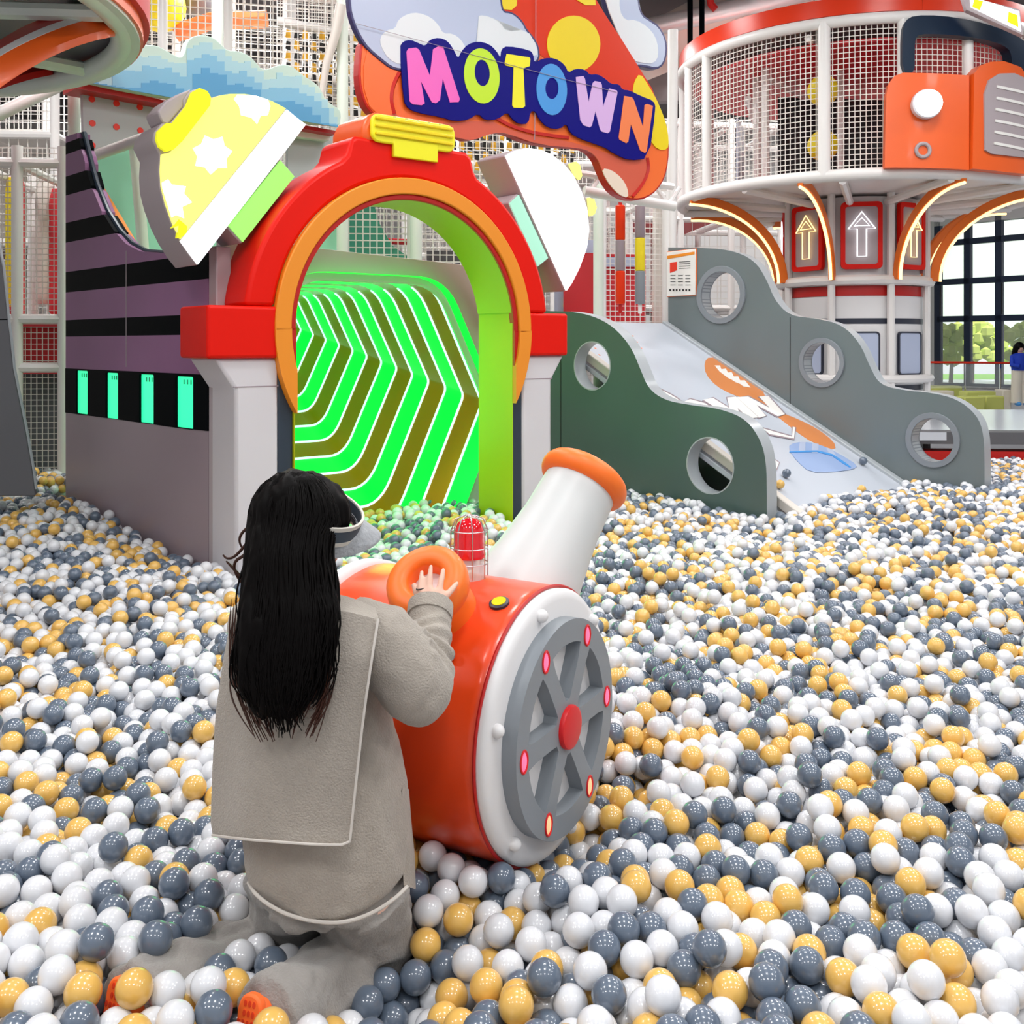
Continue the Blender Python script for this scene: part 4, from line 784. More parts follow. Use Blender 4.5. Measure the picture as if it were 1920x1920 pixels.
PG2 = PX.back(.3)
solo('grey_back_panel', MB().prism(PG2, PG2.pxs([(540, 240), (700, 262), (700, 345), (540, 345)]), .04), 'dots', 'plain grey panel between the left mushroom lamp and the arch crest', 'panel')
# ================================================================ NETTED CLIMBING FRAMES
def frame(name, label, PLn, s0, s1, z0, z1, ns, rails, depth, cell=.075, r=.006, pr=.045, decks=(), nets=((0, 0, 1),), mm='pipe', cordm='cord'):
    t = thing(name, label, 'climbing frame', PLn.pt((s0+s1)/2, z0-0, -depth/2) if PLn.P.z == 0 else PLn.pt((s0+s1)/2, z0, -depth/2), 'netted climbing frames')
    for i in range(ns+1):
        a = s0+(s1-s0)*i/ns
        for d in (0, -depth): obj('post', MB().tube([PLn.pt(a, z0, d), PLn.pt(a, z1, d)], pr, 10), mm, t)
        for z in rails: obj('cross_rail', MB().tube([PLn.pt(a, z, 0), PLn.pt(a, z, -depth)], pr*.8, 8), mm, t)
    for z in rails:
        for d in (0, -depth): obj('rail', MB().tube([PLn.pt(s0, z, d), PLn.pt(s1, z, d)], pr*.9, 8), mm, t)
    for d in (-.06, -depth+.02)[:1 if depth < .5 else 2]:
        m = MB(); m.net(lambda u, v: PLn.pt(u, v, d), s0, s1, max(z0, .2), z1, cell, cell, r); obj('net', m, cordm, t, sm=0)
    for (a, b, z, mmm) in decks: obj('deck', MB().box(PLn.pt((a+b)/2, z, -depth/2), (b-a, depth, .05), Matrix.Rotation(math.atan2(PLn.e1.y, PLn.e1.x), 3, 'Z')), mmm, t, sm=0)
    return t
G0 = lambda x, D, d=(1, .0, 0): Pl(Vector((at(x, 645, D).x, D, 0)), d)
# left of the striped wall
FA = G0(123, 9.1, (1, .12, 0))
fa = frame('climbing_frame', 'tall netted climbing frame with white padded pipes left of the striped wall', FA, -.8, -.02, .0, 3.35, 2, (1.39, 1.82, 3.2), 1.6, .05, .0045, .05, [(-.8, -.02, 1.36, 'redp'), (-.8, -.02, 1.78, 'redp')])
obj('dark_net_backing', MB().prism(FA.back(.5), [(-.8, .1), (-.02, .1), (-.02, 1.34), (-.8, 1.34)], .03), 'steelgrey', fa, sm=0)
obj('red_pad', MB().prism(FA.back(.6), [(-.7, 1.43), (-.02, 1.43), (-.02, 1.76), (-.7, 1.76)], .1), 'redp', fa, bev=.02)
obj('slant_pipe', MB().tube([at(-40, 232, 8.2), at(128, 152, 8.9)], .055, 10), 'pipe', fa)
for x, y0, y1, D, r, mm, lab in ((32, 330, 592, 9.9, .07, 'redp', 'narrow red padded roller at the edge of the left climbing frame'), (20, 333, 575, 9.8, .045, 'ylw', 'thin yellow roller beside the narrow red one'), (85, 340, 570, 10.3, .09, 'beige', 'beige padded roller between the red rollers in the left frame'), (112, 355, 590, 10.3, .1, 'redp', 'thick red padded roller nearest the striped wall')):
    solo('padded_roller', MB().lathe(Vector((at(x, 645, D).x, D, at(x, y1, D).z)), (0, 0, 1), [(0, r*.8), (.03, r)]+[(z, r*(1+.08*(i % 2))) for i, z in enumerate([.1+q*(at(x, y0, D).z-at(x, y1, D).z-.2)/10 for q in range(11)])]+[(at(x, y0, D).z-at(x, y1, D).z, r*.7)], 20), mm, lab, 'padded roller', 'padded rollers in the left frame')
# dark slide side in the lower left corner
PQ = Pl(at(30, 645, 7.0)-Vector((0, 0, 1.6)), (.95, .3, 0))
dk = PQ.pxs([(65, 918), (60, 880), (48, 810), (34, 740), (24, 690), (19, 640), (14, 600), (10, 560), (4, 500), (-12, 420), (-60, 330), (-200, 330), (-200, 930), (66, 930)])
ds = thing('dark_slide_panel', 'dark grey curved slide side panel with a pale edge at the pit border', 'slide panel', PQ.pt(-.3, 0, -.05))
obj('panel', MB().prism(PQ, dk, .08), 'steelgrey', ds, bev=.006)
obj('edge_trim', MB().tube([PQ.pt(a, b, -.03) for a, b in dk[:12]], .016, 8), 'edge', ds)
obj('seam', MB().prism(PQ, PQ.pxs([(-60, 598.5), (14, 598.5), (14, 600), (-60, 600)]), .01, .002), 'black', ds, sm=0)
# behind the sign, arch and lamps
FB = G0(250, 11.5, (1, .25, 0))
frame('climbing_frame', 'netted climbing frame with white posts above the pixel cloud board', FB, -.4, 2.45, 3.3, 6.4, 4, (3.4, 4.7, 6.3), 2.0, .085, .007, .055, [(-.4, 2.45, 4.7, 'beige'), (-.4, 1.1, 3.4, 'steelgrey')])
for c, r, lab in ((at(300, 12, 12.2), .30, 'yellow padded ball up in the netting above the pixel cloud board'), (at(368, -2, 12.6), .22, 'dark padded ball beside the yellow one in the upper netting')):
    solo('padded_ball', MB().ball(c, r, 20), 'ylw' if 'yellow padded' in lab else 'steelgrey', lab, 'ball', 'padded balls in the upper netting')
solo('orange_beam_pad', MB().tube([at(330, 62, 12.3), at(395, 40, 12.3), at(500, 36, 12.3)], .11, 8), 'lorg', 'orange padded beam crossing the upper netting over the cloud board', 'padded beam')
solo('red_beam_pad', MB().tube([at(360, 6, 12.9), at(398, 2, 12.9)], .12, 8), 'redp', 'short red padded beam high in the netting behind the white post', 'padded beam')
solo('striped_net_screen', (lambda m: m)(MB().prism(FB.back(-.08), FB.back(-.08).pxs([(222, 58), (262, 75), (268, 100), (232, 105)]), .02)), 'black', 'small black triangular screen in the netting beside the round platform', 'screen')
# yellow and black woven webbing wall
FW = G0(640, 10.6, (1, .18, 0))
ww = thing('woven_webbing_wall', 'yellow and black woven webbing wall between the pixel cloud board and the sign', 'climbing net', FW.pt(1.4, 3.2, 0))
def web(x0, x1, y0, y1, P):
    (a0, b0), (a1, b1) = P.px(x0, y1), P.px(x1, y0); my, mk = MB(), MB(); nx, nz_ = int((a1-a0)/.085), int((b1-b0)/.11)
    for i in range(nx):
        for j in range(nz_):
            a, b = a0+i*.085, b0+j*.11
            (my if (i+j) % 2 else mk).prism(P, [(a, b+.02), (a+.06, b), (a+.055, b+.09), (a+.01, b+.1)], .015, .02*((i+j) % 2))
    obj('yellow_webbing', my, 'yel', ww, sm=0, kind='stuff'); obj('black_webbing', mk, 'blackcord', ww, sm=0, kind='stuff')
web(535, 720, 55, 215, FW); web(845, 1085, 235, 320, FW)
nm = MB(); A0, A1 = FW.px(520, 330), FW.px(1090, 30); nm.net(lambda u, v: FW.pt(u, v, .05), A0[0], A1[0], A0[1], A1[1], .07, .07, .006); obj('net', nm, 'cord', ww, sm=0)
for x in (642, 410): obj('post', MB().tube([Vector((FW.pt(FW.px(x, 645)[0], 0, .1).x, FW.pt(FW.px(x, 645)[0], 0, .1).y, 2.4)), Vector((FW.pt(FW.px(x, 645)[0], 0, .1).x, FW.pt(FW.px(x, 645)[0], 0, .1).y, 5.9))], .06, 12), 'mint', ww)
obj('top_rail', MB().tube([at(520, 40, 10.7), at(655, 66, 10.9)], .05, 10), 'pipe', ww)
obj('twisted_strap', MB().tube([at(640, 10, 10.4), at(630, 60, 10.4), at(612, 120, 10.4), at(602, 185, 10.4)], [.06, .05, .04, .03], 10), 'beige', ww)
# seen through the arch
FC = G0(600, 10.9, (1, .1, 0))
fc = frame('climbing_frame', 'mint lit netted frame seen through the archway above the green tunnel', FC, -.15, 2.1, 1.6, 3.6, 2, (3.5,), 1.4, .075, .008, .055)
obj('teal_screen', MB().prism(FC.back(.3), FC.back(.3).pxs(smooth([(655, 385), (700, 380), (712, 420), (735, 460), (775, 488), (790, 520), (655, 520)], 0)), .03), 'tealn', fc, sm=0)
obj('mint_screen', MB().prism(FC.back(-.1), FC.back(-.1).pxs([(560, 370), (648, 370), (648, 520), (560, 520)]), .03), 'mintp', fc, sm=0)
obj('thick_post', MB().tube([Vector((at(780, 645, 10.8).x, 10.8, 1.6)), Vector((at(780, 645, 10.8).x, 10.8, 3.6))], .065, 12), 'mint', fc)
solo('dark_screen', MB().prism(FC.back(.5), FC.back(.5).pxs([(800, 470), (900, 470), (900, 520), (800, 520)]), .03), 'steelgrey', 'dark screen low behind the net inside the archway', 'screen')
solo('red_pipe_pad', MB().tube([at(722, 452, 11.8), at(770, 454, 11.8)], .035, 8), 'redp', 'thin red padded pipe seen through the net inside the archway', 'padded beam')
# bay under the sign with the two rollers, red netting behind
FE = Pl(Vector((at(1128, 645, 11.6).x, 11.6, 0)), (.97, .2, 0))
w_e = FE.px(1250, 600)[0]
fe = frame('climbing_frame', 'netted bay with white truss under the sign holding two striped rollers', FE, 0, w_e, .6, 3.35, 1, (3.3,), 1.5, .06, .006, .055, [(0, w_e, 1.72, 'redp')])
obj('red_screen', MB().prism(FE.back(1.3), [(-.1, 1.7), (w_e+.2, 1.7), (w_e+.2, 2.75), (-.1, 2.75)], .04), 'redp', fe, sm=0)
obj('grey_strap', MB().prism(FE.back(1.2), FE.back(1.2).pxs([(1128, 482), (1200, 482), (1200, 500), (1128, 500)]), .02), 'cloudb', fe, sm=0)
tr_ = thing('white_truss', 'white lattice truss running under the lower right edge of the sign', 'truss', at(1180, 380, 9.6))
T0, T1, T2, T3 = at(1085, 325, 9.6), at(1262, 350, 9.9), at(1095, 358, 9.6), at(1265, 387, 9.9)
obj('chord', MB().tube([T0, T1], .035, 8), 'pipe', tr_); obj('chord', MB().tube([T2, T3], .05, 10), 'pipe', tr_)
for i in range(7):
    p = T0.lerp(T1, (i+.5)/7) if i % 2 else T2.lerp(T3, (i+.5)/7); q = T2.lerp(T3, (i+1.5)/7) if i % 2 else T0.lerp(T1, (i+1.5)/7); obj('diagonal', MB().tube([p, q], .022, 8), 'pipe', tr_)
for x, segs, tip, lab in ((1163, (385, 450, 508, 570), True, 'tall red roller with a grey middle hanging under the sign'), (1200, (385, 446, 508, 570), False, 'tall grey roller with a yellow middle hanging beside the red one')):
    p = lambda y: Vector((at(x, y, 10.4).x, 10.4, at(x, y, 10.4).z)); t = thing('striped_roller', lab, 'padded roller', p(571), 'striped rollers')
    for k in range(3):
        mm = ('sred', 'taupe', 'sred')[k] if tip else ('taupe', 'ylw', 'wheel')[k]
        obj('roller_section', MB().lathe(p(segs[k+1]), (0, 0, 1), [(0, .044), (.01, .05), (p(segs[k]).z-p(segs[k+1]).z-.01, .05), (p(segs[k]).z-p(segs[k+1]).z, .04)], 20), mm, t)
    obj('roller_core', MB().tube([p(588), p(372)], .02, 8), 'pipe' if not tip else 'deepred', t)
solo('white_post', MB().tube([Vector((at(1256, 645, 11.75).x, 11.75, .1)), Vector((at(1262, 645, 11.75).x, 11.75, 5.2))], .058, 14), 'pipe', 'white upright post between the sign and the netted round cabin', 'post')
solo('padded_post', MB().tube([Vector((at(1235, 645, 12.2).x, 12.2, 1.7)), Vector((at(1238, 645, 12.2).x, 12.2, 3.5))], .085, 14), 'beige', 'beige padded post behind the white post under the sign', 'post')
solo('white_post', MB().tube([Vector((at(1122, 645, 10.9).x, 10.9, .6)), Vector((at(1122, 645, 10.9).x, 10.9, 3.3))], .055, 14), 'mint', 'white post standing just right of the white mushroom lamp', 'post')
# behind the tower and slide
FG = Pl(Vector((at(1290, 645, 13.2).x, 17.2, 0)), (1, .1, 0))
frame('climbing_frame', 'netted climbing frame with white posts behind the round cabin', FG, -.3, 3.2, .1, 5.4, 4, (2.2, 3.7, 5.3), 2.0, .22, .008, .06, [(-.3, 1.2, 2.2, 'redp'), (-.3, 1.2, 3.7, 'redp')])
FH = Pl(Vector((at(1062, 645, 13).x, 13, 0)), (1, .1, 0))
ck = thing('checker_banner', 'pale grey checkered banner with yellow arcs behind the white mushroom lamp', 'banner', FH.pt(.3, 1.6))
obj('sheet', MB().prism(FH, FH.pxs([(1040, 450), (1126, 450), (1126, 600), (1040, 600)]), .03), 'cloudb', ck, sm=0)
m = MB()
for i in range(9):
    for j in range(7):
        if (i+j) % 2: m.prism(FH, FH.pxs([(1060+i*7, 535+j*8), (1066+i*7, 535+j*8), (1066+i*7, 542+j*8), (1060+i*7, 542+j*8)]), .01, .008)
obj('checks', m, 'wheel', ck, sm=0, kind='stuff')
obj('yellow_arc', MB().tube([FH.pt(*FH.px(1080+22*math.cos(t), 575-22*math.sin(t)), .02) for t in [PI*i/12 for i in range(13)]], .02, 6), 'sylw', ck)
# far play structures closing the view
for k, (x, D, w_, z1, lab) in enumerate(((-420, 15, 4.0, 6.6, 'far netted play frame behind the left round platform'), (190, 16.5, 3.9, 6.8, 'far netted play frame beyond the pixel cloud board'), (760, 17.5, 3.4, 6.6, 'far netted play frame glimpsed through and above the archway'))):
    P = G0(x, D, (1, .05, 0)); t = frame('climbing_frame', lab, P, 0, w_, .1, z1, 4, (1.6, 3.1, 4.7, z1-.05), 2.2, .14, .009, .07, [(0, w_*.55, 1.6, 'redp'), (w_*.4, w_, 3.1, 'beige'), (0, w_, 4.7, 'pipe')])
    obj('coloured_screen', MB().prism(P.back(1.5), [(.3, 1.7), (w_*.45, 1.7), (w_*.45, 3.0), (.3, 3.0)], .04), ('redp', 'tealn', 'redp')[k], t, sm=0)
    obj('coloured_screen', MB().prism(P.back(1.7), [(w_*.5, 3.2), (w_*.8, 3.2), (w_*.8, 4.5), (w_*.5, 4.5)], .04), ('beige', 'lorg', 'cloudb')[k], t, sm=0)
# ================================================================ ORANGE DRUM TOY
C1 = Vector((.108, 2.85, .545)); ND = Vector((.87, -.5, 0)).normalized(); TD = Vector((.5, .87, 0)).normalized(); UZ = Vector((0, 0, 1)); RD = .370
PD_ = Pl(C1, TD); PD_.n = ND
dm = thing('drum_cannon_toy', 'big orange red padded drum with white end disc, grey spoked wheel and tilted white funnel', 'play toy', Vector((C1.x-.28, C1.y+.16, .1)))
def dc(prof, off=0): return MB().lathe(C1+ND*off, -ND, prof, 72)
obj('drum_body', dc([(.018, RD-.01), (.03, RD), (.05, RD+.003), (.33, RD+.006), (.62, RD+.003), (.645, RD-.01)]), 'drum', dm, sm=50)
obj('end_disc', dc([(-.012, RD-.03), (-.006, RD-.012), (.006, RD-.002), (.024, RD-.004)]), 'white', dm, sm=50, label='white round end disc')
obj('far_disc', dc([(.64, RD-.0), (.65, RD+.012), (.68, RD+.012), (.69, RD-.01)]), 'white', dm, sm=50)
obj('seam_piping', MB().tube([C1-ND*.02+TD*(RD+.002)*math.cos(t)+UZ*(RD+.002)*math.sin(t) for t in [2*PI*i/90 for i in range(90)]], .005, 6, closed=True), 'deepred', dm)
rw = .292; hs = []; lights = []
for k in range(6):
    a = math.radians(2+60*k); lights.append(a); a0, a1 = a+math.radians(7), a+math.radians(53)
    q0, q1 = a+math.radians(21), a+math.radians(39)
    L = [(.229*math.cos(a0+(a1-a0)*i/8), .229*math.sin(a0+(a1-a0)*i/8)) for i in range(9)]+[(.076*math.cos(q1+(q0-q1)*i/3), .076*math.sin(q1+(q0-q1)*i/3)) for i in range(4)]
    hs.append(smooth(L, 1))
wh = obj('spoked_wheel', MB().prism(PD_, circ((0, 0), rw, 80), .045, .055, hs), 'wheel', dm, bev=.012, seg=4, sm=60, label='grey six spoked wheel')
for a in lights:
    c = PD_.pt(.252*math.cos(a), .252*math.sin(a), .052); m = MB(); R = Matrix((TD, UZ, ND)).transposed()
    m.ball(c, (.0165, .027, .008), 16, 0, R @ Matrix.Rotation(0, 3, 'Z')); top = math.sin(a) > -.25
    obj('glow_lamp', m, 'glowpink' if top else 'glowpeach', wh)
    obj('lamp_rim', MB().tube([PD_.pt(.252*math.cos(a)+.018*math.cos(t), .252*math.sin(a)+.0285*math.sin(t), .0555) for t in [2*PI*i/20 for i in range(20)]], .0035, 6, closed=True), 'hub', wh)
obj('wheel_hub', MB().lathe(PD_.pt(0, 0, .03), ND, [(0, .056), (.03, .06), (.038, .057), (.041, .046)], 40), 'hub', dm, sm=50, label='red round hub')
for k in range(6):
    a = math.radians(45+60*k); obj('white_knob', MB().ball(PD_.pt(.331*math.cos(a), .331*math.sin(a), .018), .018, 16).lathe(PD_.pt(.331*math.cos(a), .331*math.sin(a), -.005), ND, [(0, .012), (.015, .01)], 12), 'white', dm, sm=60)
# funnel
FA_, FB_ = at(985, 1108, 3.20), at(1092, 905, 3.40); fd = (FB_-FA_).normalized(); fl = (FB_-FA_).length
fn = obj('funnel', MB().lathe(FA_-fd*.1, fd, [(0, .185), (.06, .178), (.13, .165), (.2, .15), (fl*.6+.1, .13), (fl+.1, .122)], 56), 'funnelw', dm, sm=60, label='white tapered funnel')
rp = [(.048*.8*math.cos(t), .118+.034*math.sin(t)) for t in [2*PI*i/16 for i in range(16)]]
m = MB(); n_ = 56; u = fd.orthogonal().normalized(); w_ = fd.cross(u); vs = []
for h, r in rp: vs += [FB_+fd*(h+.01)+(u*math.cos(2*PI*j/n_)+w_*math.sin(2*PI*j/n_))*r*1.0 for j in range(n_)]
m.add(vs, [(i*n_+j, i*n_+(j+1) % n_, ((i+1) % 16)*n_+(j+1) % n_, ((i+1) % 16)*n_+j) for i in range(16) for j in range(n_)])
obj('funnel_ring', m, 'ring', dm, sm=60, label='orange padded ring at the funnel mouth')
obj('funnel_mouth', MB().lathe(FB_+fd*.0, fd, [(0, .11), (.01, .11)], 40), 'lgrey', dm)
# handle ring (porthole cushion)
rc = at(796, 1084, 2.70); rn = Vector((-.22, -.66, .70)).normalized(); base_r = rc-rn*.02
u = rn.orthogonal().normalized()
def ringlathe(c, ax, prof, n=56):
    ax = ax.normalized(); u = ax.orthogonal().normalized(); w = ax.cross(u); vs = []; k = len(prof)
    for h, r in prof: vs += [c+ax*h+(u*math.cos(2*PI*j/n)+w*math.sin(2*PI*j/n))*r for j in range(n)]
    return MB().add(vs, [(i*n+j, i*n+(j+1) % n, ((i+1) % k)*n+(j+1) % n, ((i+1) % k)*n+j) for i in range(k) for j in range(n)])
obj('viewing_ring', ringlathe(rc, rn, [(.0, .052), (-.012, .047), (-.06, .046), (-.075, .09), (-.06, .108), (-.03, .112), (-.008, .108), (.004, .098), (.008, .08), (.006, .062)]), 'ring', dm, sm=50, label='thick orange ring cushion with open centre')
obj('ring_collar', MB().lathe(rc-rn*.19, rn, [(0, .10), (.05, .098), (.13, .088)], 48), 'ring', dm, sm=50)
obj('ring_bottom', MB().lathe(rc-rn*.055, rn, [(0, .05), (.006, .05)], 32), 'white', dm)
# beacon with cage
bb = at(880, 1074, 2.98); 
bc = obj('beacon_base', MB().lathe(bb-UZ*.03, UZ, [(0, .045), (.05, .045), (.055, .042), (.075, .04)], 32), 'clear', dm)
obj('beacon_dome', MB().lathe(bb+UZ*.045, UZ, [(0, .046), (.01, .048), (.02, .043), (.08, .042), (.1, .036), (.112, .022), (.116, .004)], 36), 'redglass', bc, sm=50)
cg = MB()
for k in range(8):
    a = PI*k/4+.2; e = Vector((math.cos(a), math.sin(a), 0)); cg.tube([bb+e*.054-UZ*.01, bb+e*.055+UZ*.06, bb+e*.054+UZ*.125, bb+e*.04+UZ*.158, bb+e*.012+UZ*.168], .0018, 6)
for h, r in ((.03, .055), (.075, .055), (.125, .0545), (.168, .012)): cg.tube([bb+Vector((math.cos(t)*r, math.sin(t)*r, h)) for t in [2*PI*i/32 for i in range(32)]], .0018, 6, closed=True)
obj('wire_cage', cg, 'steel', bc)
def oncyl(x, y, r=RD+.006):
    d = ray(x, y).normalized(); o_ = CAM-C1; ax = ND; dp = d-ax*d.dot(ax); op = o_-ax*o_.dot(ax); A_ = dp.dot(dp); B_ = 2*dp.dot(op); C_ = op.dot(op)-r*r; k = (-B_-math.sqrt(max(0, B_*B_-4*A_*C_)))/(2*A_)
    Q = CAM+d*k; nn = (Q-C1); nn = (nn-ax*nn.dot(ax)).normalized(); return Q, nn
Q, nn = oncyl(936, 1131)
bd = obj('gauge_badge', MB().lathe(Q-nn*.004, nn, [(0, .028), (.008, .028), (.01, .024)], 28), 'signr', dm, label='small round yellow and navy badge')
obj('badge_face', MB().lathe(Q, nn, [(0, .02), (.008, .02)], 24), 'sylw', bd)
Q, nn = oncyl(752, 1181); obj('yellow_sticker', MB().box(Q, (.09, .03, .006), Matrix((ND, nn.cross(ND), nn)).transposed()), 'lyel', dm)
Q, nn = oncyl(855, 1235); obj('grip_bar', MB().tube([Q+nn*.02-ND*.16, Q+nn*.025-ND*.08, Q+nn*.02], .013, 10), 'wheel', dm)
# ================================================================ KNEELING PERSON
def remesh(mb, vox, smooth_it=4, fac=.5, disp=None):
    me = bpy.data.meshes.new('tmp'); me.from_pydata(mb.v, [], mb.f); me.validate()
    bm = bmesh.new(); bm.from_mesh(me); bmesh.ops.recalc_face_normals(bm, faces=bm.faces); bm.to_mesh(me); bm.free()
    o = bpy.data.objects.new('tmp', me); COL.objects.link(o)
    r = o.modifiers.new('r', 'REMESH'); r.mode = 'VOXEL'; r.voxel_size = vox
    if smooth_it: q = o.modifiers.new('s', 'SMOOTH'); q.iterations = smooth_it; q.factor = fac
    bpy.context.view_layer.update(); ev = o.evaluated_get(bpy.context.evaluated_depsgraph_get()); m2 = bpy.data.meshes.new_from_object(ev)
    vs = [v.co.copy() for v in m2.vertices]; ns = [v.normal.copy() for v in m2.vertices]
    if disp: vs = [v+n*disp(v) for v, n in zip(vs, ns)]
    out = MB().add(vs, [tuple(p.vertices) for p in m2.polygons]); bpy.data.objects.remove(o); return out
def ellloft(rings, n=28):
    """rings: (center, half width, half depth, yaw)"""
    m = MB(); vs = []
    for c, a, b, yaw in rings: vs += [c+Vector((a*math.cos(t)*math.cos(yaw)-b*math.sin(t)*math.sin(yaw), a*math.cos(t)*math.sin(yaw)+b*math.sin(t)*math.cos(yaw), 0)) for t in [2*PI*j/n for j in range(n)]]
    N = len(rings); f = [(i*n+j, i*n+(j+1) % n, (i+1)*n+(j+1) % n, (i+1)*n+j) for i in range(N-1) for j in range(n)]+[tuple(reversed(range(n))), tuple((N-1)*n+j for j in range(n))]
    return m.add(vs, f)
hd = at(576, 985, 2.40); FD = Vector((.84, .50, -.20)).normalized(); SD = FD.cross(UZ).normalized(); SD = (Matrix.Rotation(math.radians(24), 3, FD) @ SD); SD = SD if SD.z < 0 else (Matrix.Rotation(math.radians(-48), 3, FD) @ SD); UD = SD.cross(FD).normalized()
neck = at(578, 1120, 2.43)
shR, shL = at(690, 1172, 2.38), at(475, 1170, 2.56); elR, wrR = at(788, 1300, 2.38), at(806, 1150, 2.555)
elL, wrL = at(560, 1330, 2.75), at(690, 1215, 2.69)
chest, waist, hip = at(578, 1250, 2.47), at(600, 1440, 2.47), at(615, 1630, 2.44)
hpR, hpL = hip+Vector((.085, -.03, -.02)), hip+Vector((-.085, .03, -.02))
knR, knL = at(705, 1790, 2.56), at(545, 1760, 2.66)
anR, anL = at(508, 1902, 2.16), at(268, 1872, 2.20)
b = MB()
b.tube([hip-UZ*.03, waist, chest, neck-UZ*.04], [.13, .105, .12, .07], 20)
b.tube([neck-UZ*.06, neck+UZ*.03, hd-UD*.07], [.05, .047, .05], 14)
b.ball(hd, (.098, .082, .115), 24, 0, Matrix((FD, SD, UD)).transposed())
b.ball(hd+FD*.045-UD*.06, (.055, .055, .055), 18, 0, Matrix((FD, SD, UD)).transposed())
b.tube([hd+FD*.092+UD*.01, hd+FD*.112-UD*.022, hd+FD*.09-UD*.03], [.008, .012, .009], 10)
b.ball(hd+FD*.085-UD*.062, (.018, .026, .010), 12, 0, Matrix((FD, SD, UD)).transposed())
b.ball(hd+FD*.083-UD*.098, (.022, .024, .018), 12, 0, Matrix((FD, SD, UD)).transposed())
for q in (-1, 1): b.ball(hd+SD*q*.084-UD*.018-FD*.005, (.018, .008, .03), 12, 0, Matrix((FD, SD, UD)).transposed())
b.tube([neck-UZ*.05, shR], [.05, .045], 14); b.tube([neck-UZ*.05, shL], [.05, .04], 14)
b.tube([shR, elR, wrR], [.052, .042, .027], 16); b.tube([shL, elL, wrL], [.045, .04, .027], 16)
for h, k, a in ((hpR, knR, anR), (hpL, knL, anL)): b.tube([h, h.lerp(k, .5), k], [.088, .075, .058], 18); b.tube([k, k.lerp(a, .35), a], [.062, .056, .038], 16)
b.tube([anR, anR+Vector((-.02, -.06, -.07))], [.038, .03], 12); b.tube([anL, anL+Vector((-.03, -.06, -.07))], [.038, .03], 12)
def hand(b, wr, palm_c, tips, knuck, thumb):
    b.tube([wr, palm_c], [.026, .030], 12)
    for k, (kn, tp) in enumerate(zip(knuck, tips)):
        b.tube([palm_c.lerp(kn, .2), kn], [.017, .0115], 10)
        mid = kn.lerp(tp, .5)+(tp-kn).cross(UZ).normalized()*0+Vector((0, -.004, .0)); b.tube([kn, mid, tp], [.0095, .0085, .0065], 10); b.ball(tp, .0066, 10)
    b.tube([palm_c-(palm_c-wr)*.2, thumb[0], thumb[1]], [.016, .011, .008], 10)
kn_ = [at(x, y, 2.60) for x, y in ((789, 1108), (805, 1104), (824, 1107), (838, 1116))]
tp_ = [at(x, y, 2.645) for x, y in ((791, 1072), (808, 1062), (831, 1069), (857, 1093))]
hand(b, wrR, at(812, 1128, 2.585), tp_, kn_, (at(782, 1112, 2.61), at(776, 1095, 2.64)))
knl = [wrL+Vector((.06+.0*i, .03+.012*i, .0+.018*i)) for i in range(4)]
hand(b, wrL, wrL+Vector((.035, .02, .02)), [k+Vector((.055, .02, .0)) for k in knl], knl, (wrL+Vector((.05, -.01, .03)), wrL+Vector((.075, -.02, .05))))
pm = remesh(b, .0048, 3)
person = obj('person', pm, 'skin', base=Vector((hip.x, hip.y, .08)), sm=80)
person['label'] = 'woman with long black hair in an oatmeal knit coat and visor kneeling at the drum'; person['category'] = 'person'
for q in (-1, 1):
    e = hd+FD*.083+SD*q*.033+UD*.0; ey = obj('eye', MB().ball(e, .0115, 14), 'white', person); obj('iris', MB().ball(e+FD*.0055, .0072, 12), 'black2', ey)
obj('lips', MB().ball(hd+FD*.099-UD*.062, (.006, .019, .006), 12, 0, Matrix((FD, SD, UD)).transposed()), 'lorg', person)
pr = at(793, 1100, 2.612); obj('finger_ring', MB().tube([at(789, 1103, 2.603)+Vector((.0112*math.cos(t), .0112*math.sin(t), .002*math.cos(t))) for t in [2*PI*i/20 for i in range(20)]], .0016, 6, closed=True), 'dark', person)
# sweater
bodyR = []
for x0, x1, y, dc_, ry, yw in ((500, 640, 1122, 2.44, .05, .3), (450, 700, 1146, 2.45, .085, .35), (430, 722, 1185, 2.45, .12, .35), (420, 735, 1260, 2.46, .14, .35), (425, 742, 1360, 2.46, .145, .3), (440, 755, 1450, 2.45, .15, .3), (456, 765, 1540, 2.44, .155, .25), (462, 768, 1610, 2.43, .16, .25), (466, 766, 1665, 2.42, .16, .25), (474, 762, 1690, 2.42, .16, .25)):
    c = at((x0+x1)/2, y, dc_); c.z = at(600, y, dc_-ry*(.85 if y > 1400 else 0)).z; bodyR.append((c, (x1-x0)/2/F*dc_*.985, ry, yw))
sw = ellloft(bodyR, 40)
